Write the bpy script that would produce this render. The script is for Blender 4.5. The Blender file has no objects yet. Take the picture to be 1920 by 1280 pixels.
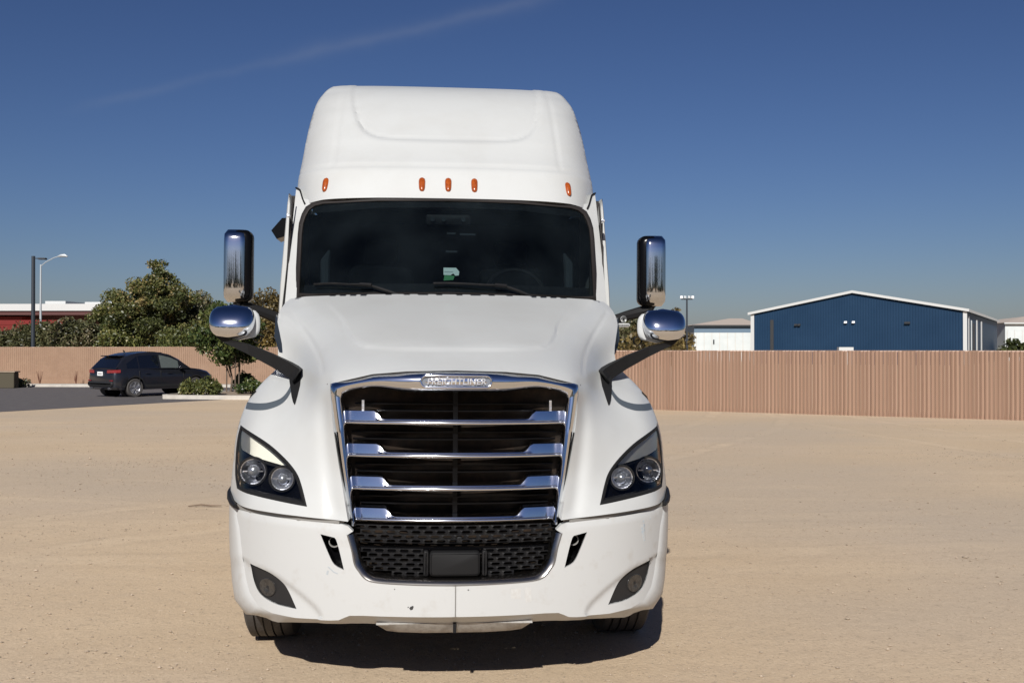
import bpy, math, random
import numpy as np
from mathutils import Vector, geometry
R = math.radians
rnd = random.Random(7)
npr = np.random.default_rng(11)
S = bpy.context.scene
COL = S.collection

# ------------------------------------------------------------------ camera
cam = bpy.data.cameras.new('camera')
cam_o = bpy.data.objects.new('camera', cam)
COL.objects.link(cam_o)
cam.sensor_width = 36
cam.lens = 37.5
cam.clip_start = .1
cam.clip_end = 3000
cam_o.location = (0, 0, 1.78)
cam_o.rotation_euler = (R(90.43), 0, 0)
S.camera = cam_o

# ------------------------------------------------------------------ light
SUN_EL, SUN_AZ = 33.0, 6.5          # azimuth: to the left of straight behind the camera
w = bpy.data.worlds.new('World')
S.world = w
w.use_nodes = True
nt = w.node_tree
bg = nt.nodes['Background']
sky = nt.nodes.new('ShaderNodeTexSky')
sky.sky_type = 'NISHITA'
sky.sun_disc = False
sky.sun_elevation = R(SUN_EL)
sky.sun_rotation = R(180 + SUN_AZ)
sky.air_density = 1.0
sky.dust_density = .55
sky.ozone_density = 6.0
bg.inputs['Strength'].default_value = .05
sun = bpy.data.lights.new('sun', 'SUN')
sun.energy = 5.0
sun.angle = R(.53)
sun.color = (1.0, .965, .91)
sun_o = bpy.data.objects.new('sun', sun)
COL.objects.link(sun_o)
d = Vector((-math.sin(R(SUN_AZ)) * math.cos(R(SUN_EL)), -math.cos(R(SUN_AZ)) * math.cos(R(SUN_EL)), math.sin(R(SUN_EL))))
sun_o.rotation_euler = d.to_track_quat('Z', 'Y').to_euler()
sun_o.location = (-5, -10, 20)

S.view_settings.view_transform = 'Standard'
S.view_settings.look = 'None'
S.view_settings.gamma = 1
S.view_settings.use_curve_mapping = False
S.view_settings.exposure = 0.2
S.render.engine = 'CYCLES'


# thin contrails and wisps in the sky, by direction
def sky_clouds():
    n, l = nt.nodes, nt.links
    gm = n.new('ShaderNodeGamma'); gm.inputs[1].default_value = 1.26
    l.new(sky.outputs[0], gm.inputs[0])
    sk = n.new('ShaderNodeMix'); sk.data_type = 'RGBA'; sk.blend_type = 'MULTIPLY'; sk.inputs[0].default_value = 1
    l.new(gm.outputs[0], sk.inputs[6]); sk.inputs[7].default_value = (.545, .475, .515, 1)
    tc = n.new('ShaderNodeTexCoord')
    def vmath(op, a=None, b=None):
        m = n.new('ShaderNodeVectorMath'); m.operation = op
        for i, v in enumerate((a, b)):
            if v is None: continue
            if isinstance(v, (tuple, list)): m.inputs[i].default_value = v
            else: l.new(v, m.inputs[i])
        return m
    def math_(op, *a, clamp=False):
        m = n.new('ShaderNodeMath'); m.operation = op; m.use_clamp = clamp
        for i, v in enumerate(a):
            if isinstance(v, (int, float)): m.inputs[i].default_value = v
            else: l.new(v, m.inputs[i])
        return m.outputs[0]
    out = None
    def pt(u, v):
        return Vector(((u - 960) / 2000, 1, (655 - v) / 2000)).normalized()
    for a, b, wid, amp in (((130, 205), (1040, -8), .0042, .045), ((480, 120), (1060, -12), .008, .04)):
        A, B = pt(*a), pt(*b)
        nrm = A.cross(B).normalized()
        mid = (A + B).normalized()
        dn = vmath('DOT_PRODUCT', tc.outputs['Generated'], tuple(nrm)).outputs['Value']
        nz = n.new('ShaderNodeTexNoise'); nz.inputs['Scale'].default_value = 22; nz.inputs['Detail'].default_value = 6
        l.new(tc.outputs['Generated'], nz.inputs['Vector'])
        dn2 = math_('ADD', dn, math_('MULTIPLY', math_('SUBTRACT', nz.outputs['Fac'], .5), .012))
        g = math_('POWER', 2.718, math_('MULTIPLY', math_('MULTIPLY', dn2, dn2), -1 / wid ** 2))
        half = math.acos(max(-1, min(1, A.dot(B)))) / 2
        dm = vmath('DOT_PRODUCT', tc.outputs['Generated'], tuple(mid)).outputs['Value']
        mr = n.new('ShaderNodeMapRange'); mr.interpolation_type = 'SMOOTHSTEP'
        l.new(dm, mr.inputs[0])
        mr.inputs[1].default_value = math.cos(half * 1.08); mr.inputs[2].default_value = math.cos(half * .72)
        g = math_('MULTIPLY', g, mr.outputs[0])
        nz2 = n.new('ShaderNodeTexNoise'); nz2.inputs['Scale'].default_value = 9; nz2.inputs['Detail'].default_value = 8
        l.new(tc.outputs['Generated'], nz2.inputs['Vector'])
        g = math_('MULTIPLY', g, math_('MULTIPLY', nz2.outputs['Fac'], amp * 2))
        out = g if out is None else math_('ADD', out, g)
    mx = n.new('ShaderNodeMix'); mx.data_type = 'RGBA'
    l.new(out, mx.inputs[0])
    l.new(sk.outputs[2], mx.inputs[6])
    mx.inputs[7].default_value = (7.0, 7.2, 7.6, 1)
    l.new(mx.outputs[2], bg.inputs['Color'])
sky_clouds()


# ------------------------------------------------------------------ materials
def mat(name, color, rough=.5, metal=0, coat=0, noise=None, bump=None, spec=.5, emis=None):
    """noise = (scale, colour2, lo, hi) ; bump = (scale, strength, distance)"""
    m = bpy.data.materials.new(name); m.use_nodes = True
    t = m.node_tree; b = t.nodes['Principled BSDF']
    b.inputs['Base Color'].default_value = (*color, 1)
    b.inputs['Roughness'].default_value = rough
    b.inputs['Metallic'].default_value = metal
    b.inputs['Coat Weight'].default_value = coat
    b.inputs['Coat Roughness'].default_value = .04
    b.inputs['Specular IOR Level'].default_value = spec
    tc = t.nodes.new('ShaderNodeTexCoord')
    if noise:
        sc, c2, lo, hi = noise
        nz = t.nodes.new('ShaderNodeTexNoise'); nz.inputs['Scale'].default_value = sc; nz.inputs['Detail'].default_value = 8
        nz.inputs['Roughness'].default_value = .65
        mr = t.nodes.new('ShaderNodeMapRange'); mr.inputs[1].default_value = lo; mr.inputs[2].default_value = hi
        mx = t.nodes.new('ShaderNodeMix'); mx.data_type = 'RGBA'
        mx.inputs[6].default_value = (*color, 1); mx.inputs[7].default_value = (*c2, 1)
        t.links.new(tc.outputs['Object'], nz.inputs['Vector'])
        t.links.new(nz.outputs['Fac'], mr.inputs[0]); t.links.new(mr.outputs[0], mx.inputs[0])
        t.links.new(mx.outputs[2], b.inputs['Base Color'])
    if bump:
        nz = t.nodes.new('ShaderNodeTexNoise'); nz.inputs['Scale'].default_value = bump[0]; nz.inputs['Detail'].default_value = 6
        bp = t.nodes.new('ShaderNodeBump'); bp.inputs['Strength'].default_value = bump[1]; bp.inputs['Distance'].default_value = bump[2]
        t.links.new(tc.outputs['Object'], nz.inputs['Vector'])
        t.links.new(nz.outputs['Fac'], bp.inputs['Height']); t.links.new(bp.outputs[0], b.inputs['Normal'])
    return m


def glass_mat(name, tint, rough=.02, refl=1.0):
    m = bpy.data.materials.new(name); m.use_nodes = True
    t = m.node_tree; t.nodes.clear()
    o = t.nodes.new('ShaderNodeOutputMaterial'); mx = t.nodes.new('ShaderNodeMixShader')
    tr = t.nodes.new('ShaderNodeBsdfTransparent'); tr.inputs[0].default_value = (*tint, 1)
    gl = t.nodes.new('ShaderNodeBsdfGlossy'); gl.inputs['Roughness'].default_value = rough
    fr = t.nodes.new('ShaderNodeFresnel'); fr.inputs['IOR'].default_value = 1.5
    mm = t.nodes.new('ShaderNodeMath'); mm.operation = 'MULTIPLY'; mm.inputs[1].default_value = refl
    t.links.new(fr.outputs[0], mm.inputs[0]); t.links.new(mm.outputs[0], mx.inputs[0])
    t.links.new(tr.outputs[0], mx.inputs[1]); t.links.new(gl.outputs[0], mx.inputs[2]); t.links.new(mx.outputs[0], o.inputs[0])
    return m


def rand_mat(name, c1, c2, rough=.6):
    """colour varies per object (alike pieces)"""
    m = mat(name, c1, rough)
    t = m.node_tree; b = t.nodes['Principled BSDF']
    oi = t.nodes.new('ShaderNodeObjectInfo'); mx = t.nodes.new('ShaderNodeMix'); mx.data_type = 'RGBA'
    mx.inputs[6].default_value = (*c1, 1); mx.inputs[7].default_value = (*c2, 1)
    t.links.new(oi.outputs['Random'], mx.inputs[0])
    t.links.new(mx.outputs[2], b.inputs['Base Color'])
    return m


def leaf_mat(name, stops, trans=.25):
    m = bpy.data.materials.new(name); m.use_nodes = True
    t = m.node_tree; t.nodes.clear()
    o = t.nodes.new('ShaderNodeOutputMaterial')
    at = t.nodes.new('ShaderNodeAttribute'); at.attribute_name = 'tone'
    cr = t.nodes.new('ShaderNodeValToRGB')
    el = cr.color_ramp.elements
    while len(el) < len(stops): el.new(.5)
    for e, (p, c) in zip(el, stops): e.position = p; e.color = (*c, 1)
    df = t.nodes.new('ShaderNodeBsdfDiffuse'); tl = t.nodes.new('ShaderNodeBsdfTranslucent')
    gl = t.nodes.new('ShaderNodeBsdfGlossy'); gl.inputs['Roughness'].default_value = .45
    m1 = t.nodes.new('ShaderNodeMixShader'); m1.inputs[0].default_value = trans
    m2 = t.nodes.new('ShaderNodeMixShader'); m2.inputs[0].default_value = .04
    L = t.links.new
    L(at.outputs['Fac'], cr.inputs[0]); L(cr.outputs[0], df.inputs[0]); L(cr.outputs[0], tl.inputs[0])
    L(df.outputs[0], m1.inputs[1]); L(tl.outputs[0], m1.inputs[2]); L(m1.outputs[0], m2.inputs[1]); L(gl.outputs[0], m2.inputs[2]); L(m2.outputs[0], o.inputs[0])
    return m


M = {}
M['paint'] = mat('white_paint', (.465, .475, .47), .36, 0, .14, noise=(2.2, (.44, .445, .435), .45, .75), spec=.3)
M['paint'].node_tree.nodes['Principled BSDF'].inputs['Coat Roughness'].default_value = .1
M['bumper'] = mat('white_bumper', (.455, .462, .458), .4, 0, .08, noise=(9, (.39, .375, .35), .56, .85), spec=.3)
M['chrome'] = mat('chrome', (.74, .76, .80), .09, 1, bump=(3, .02, .02))
M['chrome_dull'] = mat('chrome_dull', (.27, .255, .245), .26, 1, noise=(14, (.25, .23, .21), .4, .8))
M['black'] = mat('black_plastic', (.010, .010, .011), .5, noise=(20, (.022, .021, .02), .45, .8), spec=.12)
M['black_gloss'] = mat('black_gloss', (.0025, .0025, .003), .22, spec=.15)
M['dark'] = mat('dark_grey_plastic', (.013, .013, .0135), .55, spec=.12)
M['gap'] = mat('grey_gap', (.20, .195, .185), .6)
M['rubber'] = mat('rubber_seal', (.024, .021, .020), .5, spec=.2)
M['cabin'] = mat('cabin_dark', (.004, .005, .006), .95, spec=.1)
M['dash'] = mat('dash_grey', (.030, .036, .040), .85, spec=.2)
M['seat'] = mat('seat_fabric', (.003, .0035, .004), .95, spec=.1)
M['radiator'] = mat('radiator', (.010, .007, .005), .6, 0, noise=(12, (.030, .019, .012), .45, .75), spec=.1)
M['glass'] = glass_mat('windshield_glass', (.38, .44, .46), .0, .55)
M['lens'] = glass_mat('lamp_lens', (.9, .9, .9), .0, .9)
M['amber'] = mat('amber_lens', (.34, .07, .008), .25, 0, .4, noise=(60, (.18, .03, .004), .4, .7))
M['cream'] = mat('drl_cream', (.80, .79, .68), .4)
M['bowl'] = mat('lamp_bowl', (.82, .84, .88), .30, 1, noise=(26, (.55, .56, .60), .35, .65), bump=(60, .35, .006))
M['tyre'] = mat('tyre', (.055, .05, .047), .8, bump=(40, .3, .01))
M['rim'] = mat('rim', (.6, .6, .6), .3, 1)
M['chassis'] = mat('chassis', (.02, .02, .02), .6)
M['paper'] = mat('paper', (.75, .85, .78), .7)
M['green'] = mat('green_print', (.08, .3, .12), .7)
M['mark_grey'] = mat('scuff_grey', (.35, .38, .40), .7)
M['chip'] = mat('paint_chip', (.03, .03, .03), .7)


def dusty(m, lo, hi):
    """thin uneven dust film on a glass"""
    t = m.node_tree; o = [n for n in t.nodes if n.type == 'OUTPUT_MATERIAL'][0]; src = o.inputs[0].links[0].from_socket
    df = t.nodes.new('ShaderNodeBsdfDiffuse'); df.inputs[0].default_value = (.45, .62, .72, 1)
    tc = t.nodes.new('ShaderNodeTexCoord'); nz = t.nodes.new('ShaderNodeTexNoise'); nz.inputs['Scale'].default_value = 2.5; nz.inputs['Detail'].default_value = 8
    mr = t.nodes.new('ShaderNodeMapRange'); mr.inputs[1].default_value = .3; mr.inputs[2].default_value = .7; mr.inputs[3].default_value = lo; mr.inputs[4].default_value = hi
    mx = t.nodes.new('ShaderNodeMixShader')
    t.links.new(tc.outputs['Object'], nz.inputs['Vector']); t.links.new(nz.outputs['Fac'], mr.inputs[0]); t.links.new(mr.outputs[0], mx.inputs[0])
    t.links.new(src, mx.inputs[1]); t.links.new(df.outputs[0], mx.inputs[2]); t.links.new(mx.outputs[0], o.inputs[0])
dusty(M['glass'], .002, .011)


# ------------------------------------------------------------------ helpers
def tag(o, label=None, cat=None, group=None, kind=None):
    for k, v in (('label', label), ('category', cat), ('group', group), ('kind', kind)):
        if v: o[k] = v
    return o


def empty(name, loc=(0, 0, 0), rz=0, **k):
    o = bpy.data.objects.new(name, None); COL.objects.link(o)
    o.location = loc; o.rotation_euler = (0, 0, rz); o.empty_display_size = .3
    return tag(o, **k)


def mesh_data(name, V, F, m, smooth=False, angle=35):
    me = bpy.data.meshes.new(name)
    me.from_pydata([tuple(map(float, v)) for v in V], [], [tuple(int(i) for i in f) for f in F])
    me.update()
    if m is not None: me.materials.append(m)
    if smooth:
        me.polygons.foreach_set('use_smooth', [True] * len(me.polygons))
        me.set_sharp_from_angle(angle=R(angle))
    return me


def mobj(name, V, F, m, parent=None, smooth=False, angle=35, **k):
    o = bpy.data.objects.new(name, mesh_data(name, V, F, m, smooth, angle))
    COL.objects.link(o)
    if parent is not None: o.parent = parent
    return tag(o, **k)


class MB:
    """collects shapes into one mesh"""
    def __init__(s): s.V, s.F = [], []
    def add(s, V, F):
        n = len(s.V); s.V += [tuple(v) for v in V]; s.F += [tuple(i + n for i in f) for f in F]
    def box(s, x0, x1, y0, y1, z0, z1):
        s.add([(x0, y0, z0), (x1, y0, z0), (x1, y1, z0), (x0, y1, z0), (x0, y0, z1), (x1, y0, z1), (x1, y1, z1), (x0, y1, z1)],
              [(0, 3, 2, 1), (4, 5, 6, 7), (0, 1, 5, 4), (1, 2, 6, 5), (2, 3, 7, 6), (3, 0, 4, 7)])
    def bevbox(s, x0, x1, y0, y1, z0, z1, b):
        """box with rounded vertical and horizontal front edges: loft of rounded rectangles along y"""
        def rr(ins):
            P = []
            r = b * 1.6
            for cx, cz, a0 in ((x1 - ins - r, z1 - ins - r, 0), (x0 + ins + r, z1 - ins - r, 90), (x0 + ins + r, z0 + ins + r, 180), (x1 - ins - r, z0 + ins + r, 270)):
                for a in range(0, 91, 22): P.append((cx + r * math.cos(R(a0 + a)), cz + r * math.sin(R(a0 + a))))
            return P
        rows = []
        for yy, ins in ((y0, b), (y0 + b * .3, b * .35), (y0 + b, 0), (y1 - b, 0), (y1 - b * .3, b * .35), (y1, b)):
            rows.append([(px, yy, pz) for px, pz in rr(ins)])
        s.loft(rows, close=True, caps=True)
    def loft(s, rows, close=False, caps=False):
        n = len(rows[0]); V = [p for r in rows for p in r]; F = []
        for i in range(len(rows) - 1):
            for j in range(n if close else n - 1):
                k = (j + 1) % n
                F.append((i * n + j, i * n + k, (i + 1) * n + k, (i + 1) * n + j))
        if caps: F.append(tuple(range(n))[::-1]); F.append(tuple(range((len(rows) - 1) * n, len(rows) * n)))
        s.add(V, F)
    def tube(s, pts, rad, n=8, flat=1.0):
        pts = [Vector(p) for p in pts]; rows = []
        rads = rad if isinstance(rad, (list, tuple)) else [rad] * len(pts)
        for i, p in enumerate(pts):
            t = (pts[min(i + 1, len(pts) - 1)] - pts[max(i - 1, 0)]).normalized()
            up = Vector((0, 0, 1)) if abs(t.z) < .9 else Vector((0, 1, 0))
            a = t.cross(up).normalized(); b = a.cross(t).normalized()
            rows.append([p + (a * math.cos(2 * math.pi * k / n) * flat + b * math.sin(2 * math.pi * k / n)) * rads[i] for k in range(n)])
        s.loft(rows, True, True)
    def lathe(s, prof, n=24, axis='y', c=(0, 0, 0), caps=False):
        """prof: (radius, along)"""
        rows = []
        for r, a in prof:
            row = []
            for k in range(n):
                t = 2 * math.pi * k / n
                u, v = r * math.cos(t), r * math.sin(t)
                row.append({'y': (c[0] + u, c[1] + a, c[2] + v), 'x': (c[0] + a, c[1] + u, c[2] + v), 'z': (c[0] + u, c[1] + v, c[2] + a)}[axis])
            rows.append(row)
        s.loft(rows, True, caps)
    def obj(s, name, m, parent=None, smooth=False, angle=35, **k):
        return mobj(name, s.V, s.F, m, parent, smooth, angle, **k)


def box_obj(name, dims, m, parent=None, **k):
    b = MB(); b.box(*dims); return b.obj(name, m, parent, **k)


def in_poly(P, poly):
    x, y = P[:, 0], P[:, 1]; poly = np.asarray(poly); c = np.zeros(len(P), bool); j = len(poly) - 1
    for i in range(len(poly)):
        xi, yi = poly[i]; xj, yj = poly[j]
        if yi != yj:
            c ^= ((yi > y) != (yj > y)) & (x < (xj - xi) * (y - yi) / (yj - yi) + xi)
        j = i
    return c


def resample(loop, res, closed=True):
    out = []; n = len(loop)
    for i in range(n if closed else n - 1):
        a, b = np.array(loop[i], float), np.array(loop[(i + 1) % n], float)
        k = max(1, int(round(np.linalg.norm(b - a) / res)))
        for t in range(k): out.append(a + (b - a) * t / k)
    if not closed: out.append(np.array(loop[-1], float))
    return [tuple(p) for p in out]


def smooth_line(pts, n=6):
    """Catmull-Rom through points (open)"""
    P = [np.array(p, float) for p in pts]; P = [2 * P[0] - P[1]] + P + [2 * P[-1] - P[-2]]; out = []
    for i in range(1, len(P) - 2):
        for k in range(n):
            t = k / n
            out.append(tuple(.5 * (2 * P[i] + (P[i + 1] - P[i - 1]) * t + (2 * P[i - 1] - 5 * P[i] + 4 * P[i + 1] - P[i + 2]) * t * t + (3 * P[i] - P[i - 1] - 3 * P[i + 1] + P[i + 2]) * t ** 3)))
    out.append(tuple(P[-2])); return out


def panel(name, outer, holes, res, surf, m, parent, rim=None, hole_rim=None, angle=32, **k):
    """sheet over the (x,z) region OUTER minus HOLES, at y = surf(x,z); rims run back from its edges"""
    loops = [resample(outer, res)] + [resample(h, res) for h in holes]
    pts, edges = [], []
    for lp in loops:
        n0 = len(pts); pts += lp
        edges += [(n0 + i, n0 + (i + 1) % len(lp)) for i in range(len(lp))]
    B = np.array(pts)
    lo, hi = B.min(0), B.max(0)
    gx = np.arange(lo[0] + res * .5, hi[0], res); gz = np.arange(lo[1] + res * .5, hi[1], res * .9)
    G = np.array([(x + (res / 2 if i % 2 else 0), z) for i, z in enumerate(gz) for x in gx])
    ok = in_poly(G, loops[0])
    for h in loops[1:]: ok &= ~in_poly(G, h)
    G = G[ok]
    if len(G):
        dmin = np.full(len(G), 9.)
        for s0 in range(0, len(B), 64):
            dd = np.sqrt(((G[:, None, :] - B[None, s0:s0 + 64, :]) ** 2).sum(2)).min(1); dmin = np.minimum(dmin, dd)
        G = G[dmin > res * .55]
    allp = [Vector(p) for p in pts] + [Vector(p) for p in G]
    V2, E2, F2, ov, oe, of = geometry.delaunay_2d_cdt(allp, edges, [], 0, 1e-7)
    V2 = np.array([(v.x, v.y) for v in V2]); F2 = np.array(F2)
    C = V2[F2].mean(1); ok = in_poly(C, loops[0])
    for h in loops[1:]: ok &= ~in_poly(C, h)
    F2 = F2[ok]
    Y = surf(V2[:, 0], V2[:, 1])
    V = [(a, y, b) for (a, b), y in zip(V2, Y)]; F = []
    for f in F2:
        a, b, c = V2[f[0]], V2[f[1]], V2[f[2]]
        cr = (b[0] - a[0]) * (c[1] - a[1]) - (b[1] - a[1]) * (c[0] - a[0])
        F.append(tuple(f) if cr > 0 else tuple(f[::-1]))
    # map loop points to output vertices
    inv = {}
    for oi, lst in enumerate(ov):
        for q in lst: inv[q] = oi
    n0 = 0
    for li, lp in enumerate(loops):
        rf = rim if li == 0 else hole_rim
        if rf is not None:
            ids = [inv[n0 + i] for i in range(len(lp))]
            prev = ids
            base = len(V)
            for i in ids:
                x, y, z = V[i]; nx, ny, nz = rf(x, y, z); V.append((nx, ny, nz))
            nn = len(ids)
            for i in range(nn): F.append((ids[i], base + i, base + (i + 1) % nn, ids[(i + 1) % nn]))
        n0 += len(lp)
    return mobj(name, V, F, m, parent, True, angle, **k)


def tps(ctrl, lam=1e-4, mirror=True):
    P = list(ctrl)
    if mirror: P += [(-x, z, y) for x, z, y in ctrl if x > 1e-6]
    P = np.array(P, float); n = len(P); X = P[:, :2]
    def ker(A, B):
        r2 = ((A[:, None, :] - B[None, :, :]) ** 2).sum(2); return .5 * r2 * np.log(r2 + 1e-12)
    K = ker(X, X) + lam * np.eye(n); Q = np.hstack([np.ones((n, 1)), X])
    A = np.zeros((n + 3, n + 3)); A[:n, :n] = K; A[:n, n:] = Q; A[n:, :n] = Q.T
    sol = np.linalg.solve(A, np.concatenate([P[:, 2], np.zeros(3)]))
    def f(x, z):
        x = np.atleast_1d(np.asarray(x, float)); z = np.atleast_1d(np.asarray(z, float)); out = np.empty(len(x))
        for s0 in range(0, len(x), 4000):
            q = np.stack([x[s0:s0 + 4000], z[s0:s0 + 4000]], 1)
            out[s0:s0 + 4000] = ker(q, X) @ sol[:n] + sol[n] + q @ sol[n + 1:]
        return out
    return f


def line_dist(x, z, line):
    P = np.stack([x, z], 1); best = np.full(len(x), 9.)
    for a, b in zip(line[:-1], line[1:]):
        a = np.array(a); b = np.array(b); ab = b - a
        t = np.clip(((P - a) @ ab) / (ab @ ab + 1e-12), 0, 1)
        best = np.minimum(best, np.linalg.norm(P - (a + t[:, None] * ab), axis=1))
    return best


def strip(name, surf, line, wid, proud, m, parent, closed=False, sides=True, **k):
    """band lying on a surface along a line in (x,z)"""
    L = [np.array(p, float) for p in line]; n = len(L); rows = []
    ws = wid if isinstance(wid, (list, tuple)) else [wid] * n
    prof = [(-1, -.004), (-1, proud * .7), (-.6, proud), (.6, proud), (1, proud * .7), (1, -.004)]
    for i in range(n):
        a = L[(i - 1) % n] if closed else L[max(i - 1, 0)]; b = L[(i + 1) % n] if closed else L[min(i + 1, n - 1)]
        t = (b - a) / (np.linalg.norm(b - a) + 1e-9); nn = np.array([-t[1], t[0]])
        row = []
        for o, p in prof:
            q = L[i] + nn * o * ws[i] / 2
            row.append((q[0], float(surf(q[0], q[1])[0]) - p, q[1]))
        rows.append(row)
    if closed: rows.append(rows[0])
    b = MB(); b.loft(rows)
    return b.obj(name, m, parent, True, 50, **k)


mir = lambda pts: [(-x, z) for x, z in pts]

# ================================================================== SETTING
# ground
def ground_mat():
    m = bpy.data.materials.new('dirt'); m.use_nodes = True; t = m.node_tree; b = t.nodes['Principled BSDF']; L = t.links.new
    tc = t.nodes.new('ShaderNodeTexCoord')
    b.inputs['Roughness'].default_value = .95; b.inputs['Specular IOR Level'].default_value = .1
    def nz(sc, det=8, ro=.6, sx=1, sy=1, off=0):
        mp = t.nodes.new('ShaderNodeMapping'); mp.inputs['Scale'].default_value = (sx, sy, 1); mp.inputs['Location'].default_value = (off, off * .7, 0)
        L(tc.outputs['Object'], mp.inputs[0])
        n = t.nodes.new('ShaderNodeTexNoise'); n.inputs['Scale'].default_value = sc; n.inputs['Detail'].default_value = det; n.inputs['Roughness'].default_value = ro
        L(mp.outputs[0], n.inputs[0]); return n.outputs['Fac']
    def rng(v, lo, hi, a=0, c=1):
        r = t.nodes.new('ShaderNodeMapRange'); L(v, r.inputs[0]); r.inputs[1].default_value = lo; r.inputs[2].default_value = hi; r.inputs[3].default_value = a; r.inputs[4].default_value = c; return r.outputs[0]
    def mix(f, c1, c2, bl='MIX'):
        x = t.nodes.new('ShaderNodeMix'); x.data_type = 'RGBA'; x.blend_type = bl
        if isinstance(f, float): x.inputs[0].default_value = f
        else: L(f, x.inputs[0])
        for s, c in ((6, c1), (7, c2)):
            if isinstance(c, tuple): x.inputs[s].default_value = (*c, 1)
            else: L(c, x.inputs[s])
        return x.outputs[2]
    base = mix(rng(nz(.35, 6), .3, .7), (.515, .392, .264), (.57, .441, .303))
    base = mix(rng(nz(.16, 5, .6, 1, 1, 31), .42, .68, 0, .75), base, (.50, .405, .31))      # greyer gravelly areas
    base = mix(rng(nz(.5, 8, .7, .35, 2.2, 9), .5, .72, 0, .5), base, (.63, .495, .345))       # wheel-swept streaks
    base = mix(rng(nz(9, 6, .75), .52, .8, 0, .7), base, (.44, .34, .24))
    base = mix(rng(nz(48, 3, .6), .56, .72, 0, .75), base, (.30, .235, .165))
    base = mix(rng(nz(70, 3, .6, 1, 1, 5), .62, .74, 0, .6), base, (.64, .53, .40))
    # worn wheel tracks: faint arcs of finer, paler dust and dark edges
    sep = t.nodes.new('ShaderNodeSeparateXYZ'); L(tc.outputs['Object'], sep.inputs[0])
    def mth(op, a, b_=None, c_=None):
        q = t.nodes.new('ShaderNodeMath'); q.operation = op
        for i_, v_ in enumerate((a, b_, c_)):
            if v_ is None: continue
            if isinstance(v_, (int, float)): q.inputs[i_].default_value = v_
            else: L(v_, q.inputs[i_])
        return q.outputs[0]
    wob = mth('MULTIPLY', mth('SUBTRACT', nz(.6, 3), .5), .5)
    brk = rng(nz(1.3, 6, .7, 1, 1, 17), .42, .62)
    for cx_, cy_, r_, wd_, amt in ((-30, 38, 38.5, .16, .55), (-30, 38, 36.6, .16, .5), (26, -6, 22.0, .16, .5), (26, -6, 24.0, .16, .5), (9, 60, 49.5, .14, .45), (9, 60, 47.6, .14, .45), (-6, 90, 81.0, .2, .5), (-6, 90, 79.1, .2, .45), (60, 30, 51.0, .16, .5), (60, 30, 53.0, .16, .5)):
        dx_ = mth('SUBTRACT', sep.outputs[0], cx_); dy_ = mth('SUBTRACT', sep.outputs[1], cy_)
        rr_ = mth('SQRT', mth('ADD', mth('MULTIPLY', dx_, dx_), mth('MULTIPLY', dy_, dy_)))
        dd_ = mth('ABSOLUTE', mth('ADD', mth('SUBTRACT', rr_, r_), wob))
        f1 = mth('MULTIPLY', mth('MULTIPLY', rng(dd_, wd_ * 1.3, wd_ * .5), brk), amt)
        base = mix(f1, base, (.62, .49, .345))
        f2 = mth('MULTIPLY', mth('MULTIPLY', rng(mth('ABSOLUTE', mth('SUBTRACT', dd_, wd_ * 1.35)), .09, .0), brk), amt * .55)
        base = mix(f2, base, (.36, .285, .21))
    base = mix(rng(nz(.09, 4, .55, 1, 1.5, 57), .5, .66, 0, .55), base, (.44, .365, .285))
    base = mix(rng(nz(2.2, 8, .75, 1, 1, 3), .56, .74, 0, .55), base, (.42, .335, .245))
    base = mix(rng(nz(17, 5, .8, 1, 1, 11), .55, .68, 0, .8), base, (.33, .26, .19))
    base = mix(rng(nz(26, 4, .8, 1, 1, 23), .58, .70, 0, .7), base, (.68, .56, .42))
    L(base, b.inputs['Base Color'])
    bp = t.nodes.new('ShaderNodeBump'); bp.inputs['Strength'].default_value = .6; bp.inputs['Distance'].default_value = .022
    ad = t.nodes.new('ShaderNodeMath'); ad.operation = 'MULTIPLY_ADD'; ad.inputs[1].default_value = .5
    L(nz(42, 4, .75), ad.inputs[0]); L(nz(3.1, 9, .72), ad.inputs[2])
    L(ad.outputs[0], bp.inputs['Height']); L(bp.outputs[0], b.inputs['Normal'])
    return m

M['dirt'] = ground_mat()
V = [(-900, -300, 0), (900, -300, 0), (900, 1600, 0), (-900, 1600, 0)]
mobj('ground', V, [(0, 1, 2, 3)], M['dirt'], kind='structure')
M['asphalt'] = mat('asphalt', (.085, .075, .075), .9, noise=(3, (.115, .105, .10), .4, .7), bump=(60, .4, .01))
M['concrete'] = mat('concrete', (.46, .43, .38), .85, noise=(4, (.36, .33, .29), .4, .75), bump=(20, .3, .01))
M['mulch'] = mat('planter_soil', (.30, .235, .17), .95, noise=(8, (.2, .15, .11), .4, .7), bump=(20, .6, .03))
P = [(-40, 25), (-16.2, 27.4), (-14.6, 30.4), (-11.6, 35.7), (-10.2, 38.0), (-8.8, 44), (-8.8, 49.6), (-24.4, 50.9), (-40, 52.4)]
mobj('parking_lot_asphalt', [(x, y, .004) for x, y in P], [tuple(range(len(P)))], M['asphalt'], kind='structure')
# kerb at the far side of the lot and the pavement strip to the fence
b = MB()
b.add([(-40, 52.4, 0), (-24.4, 50.9, 0), (-8.8, 49.6, 0), (-40, 52.4, .13), (-24.4, 50.9, .13), (-8.8, 49.6, .13), (-40, 53.2, .135), (-24.4, 51.7, .135), (-8.8, 50.4, .135), (-40, 53.2, 0), (-24.4, 51.7, 0), (-8.8, 50.4, 0)],
      [(0, 1, 4, 3), (1, 2, 5, 4), (3, 4, 7, 6), (4, 5, 8, 7), (6, 7, 10, 9), (7, 8, 11, 10)])
b.obj('kerb', M['concrete'], kind='structure')
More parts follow.
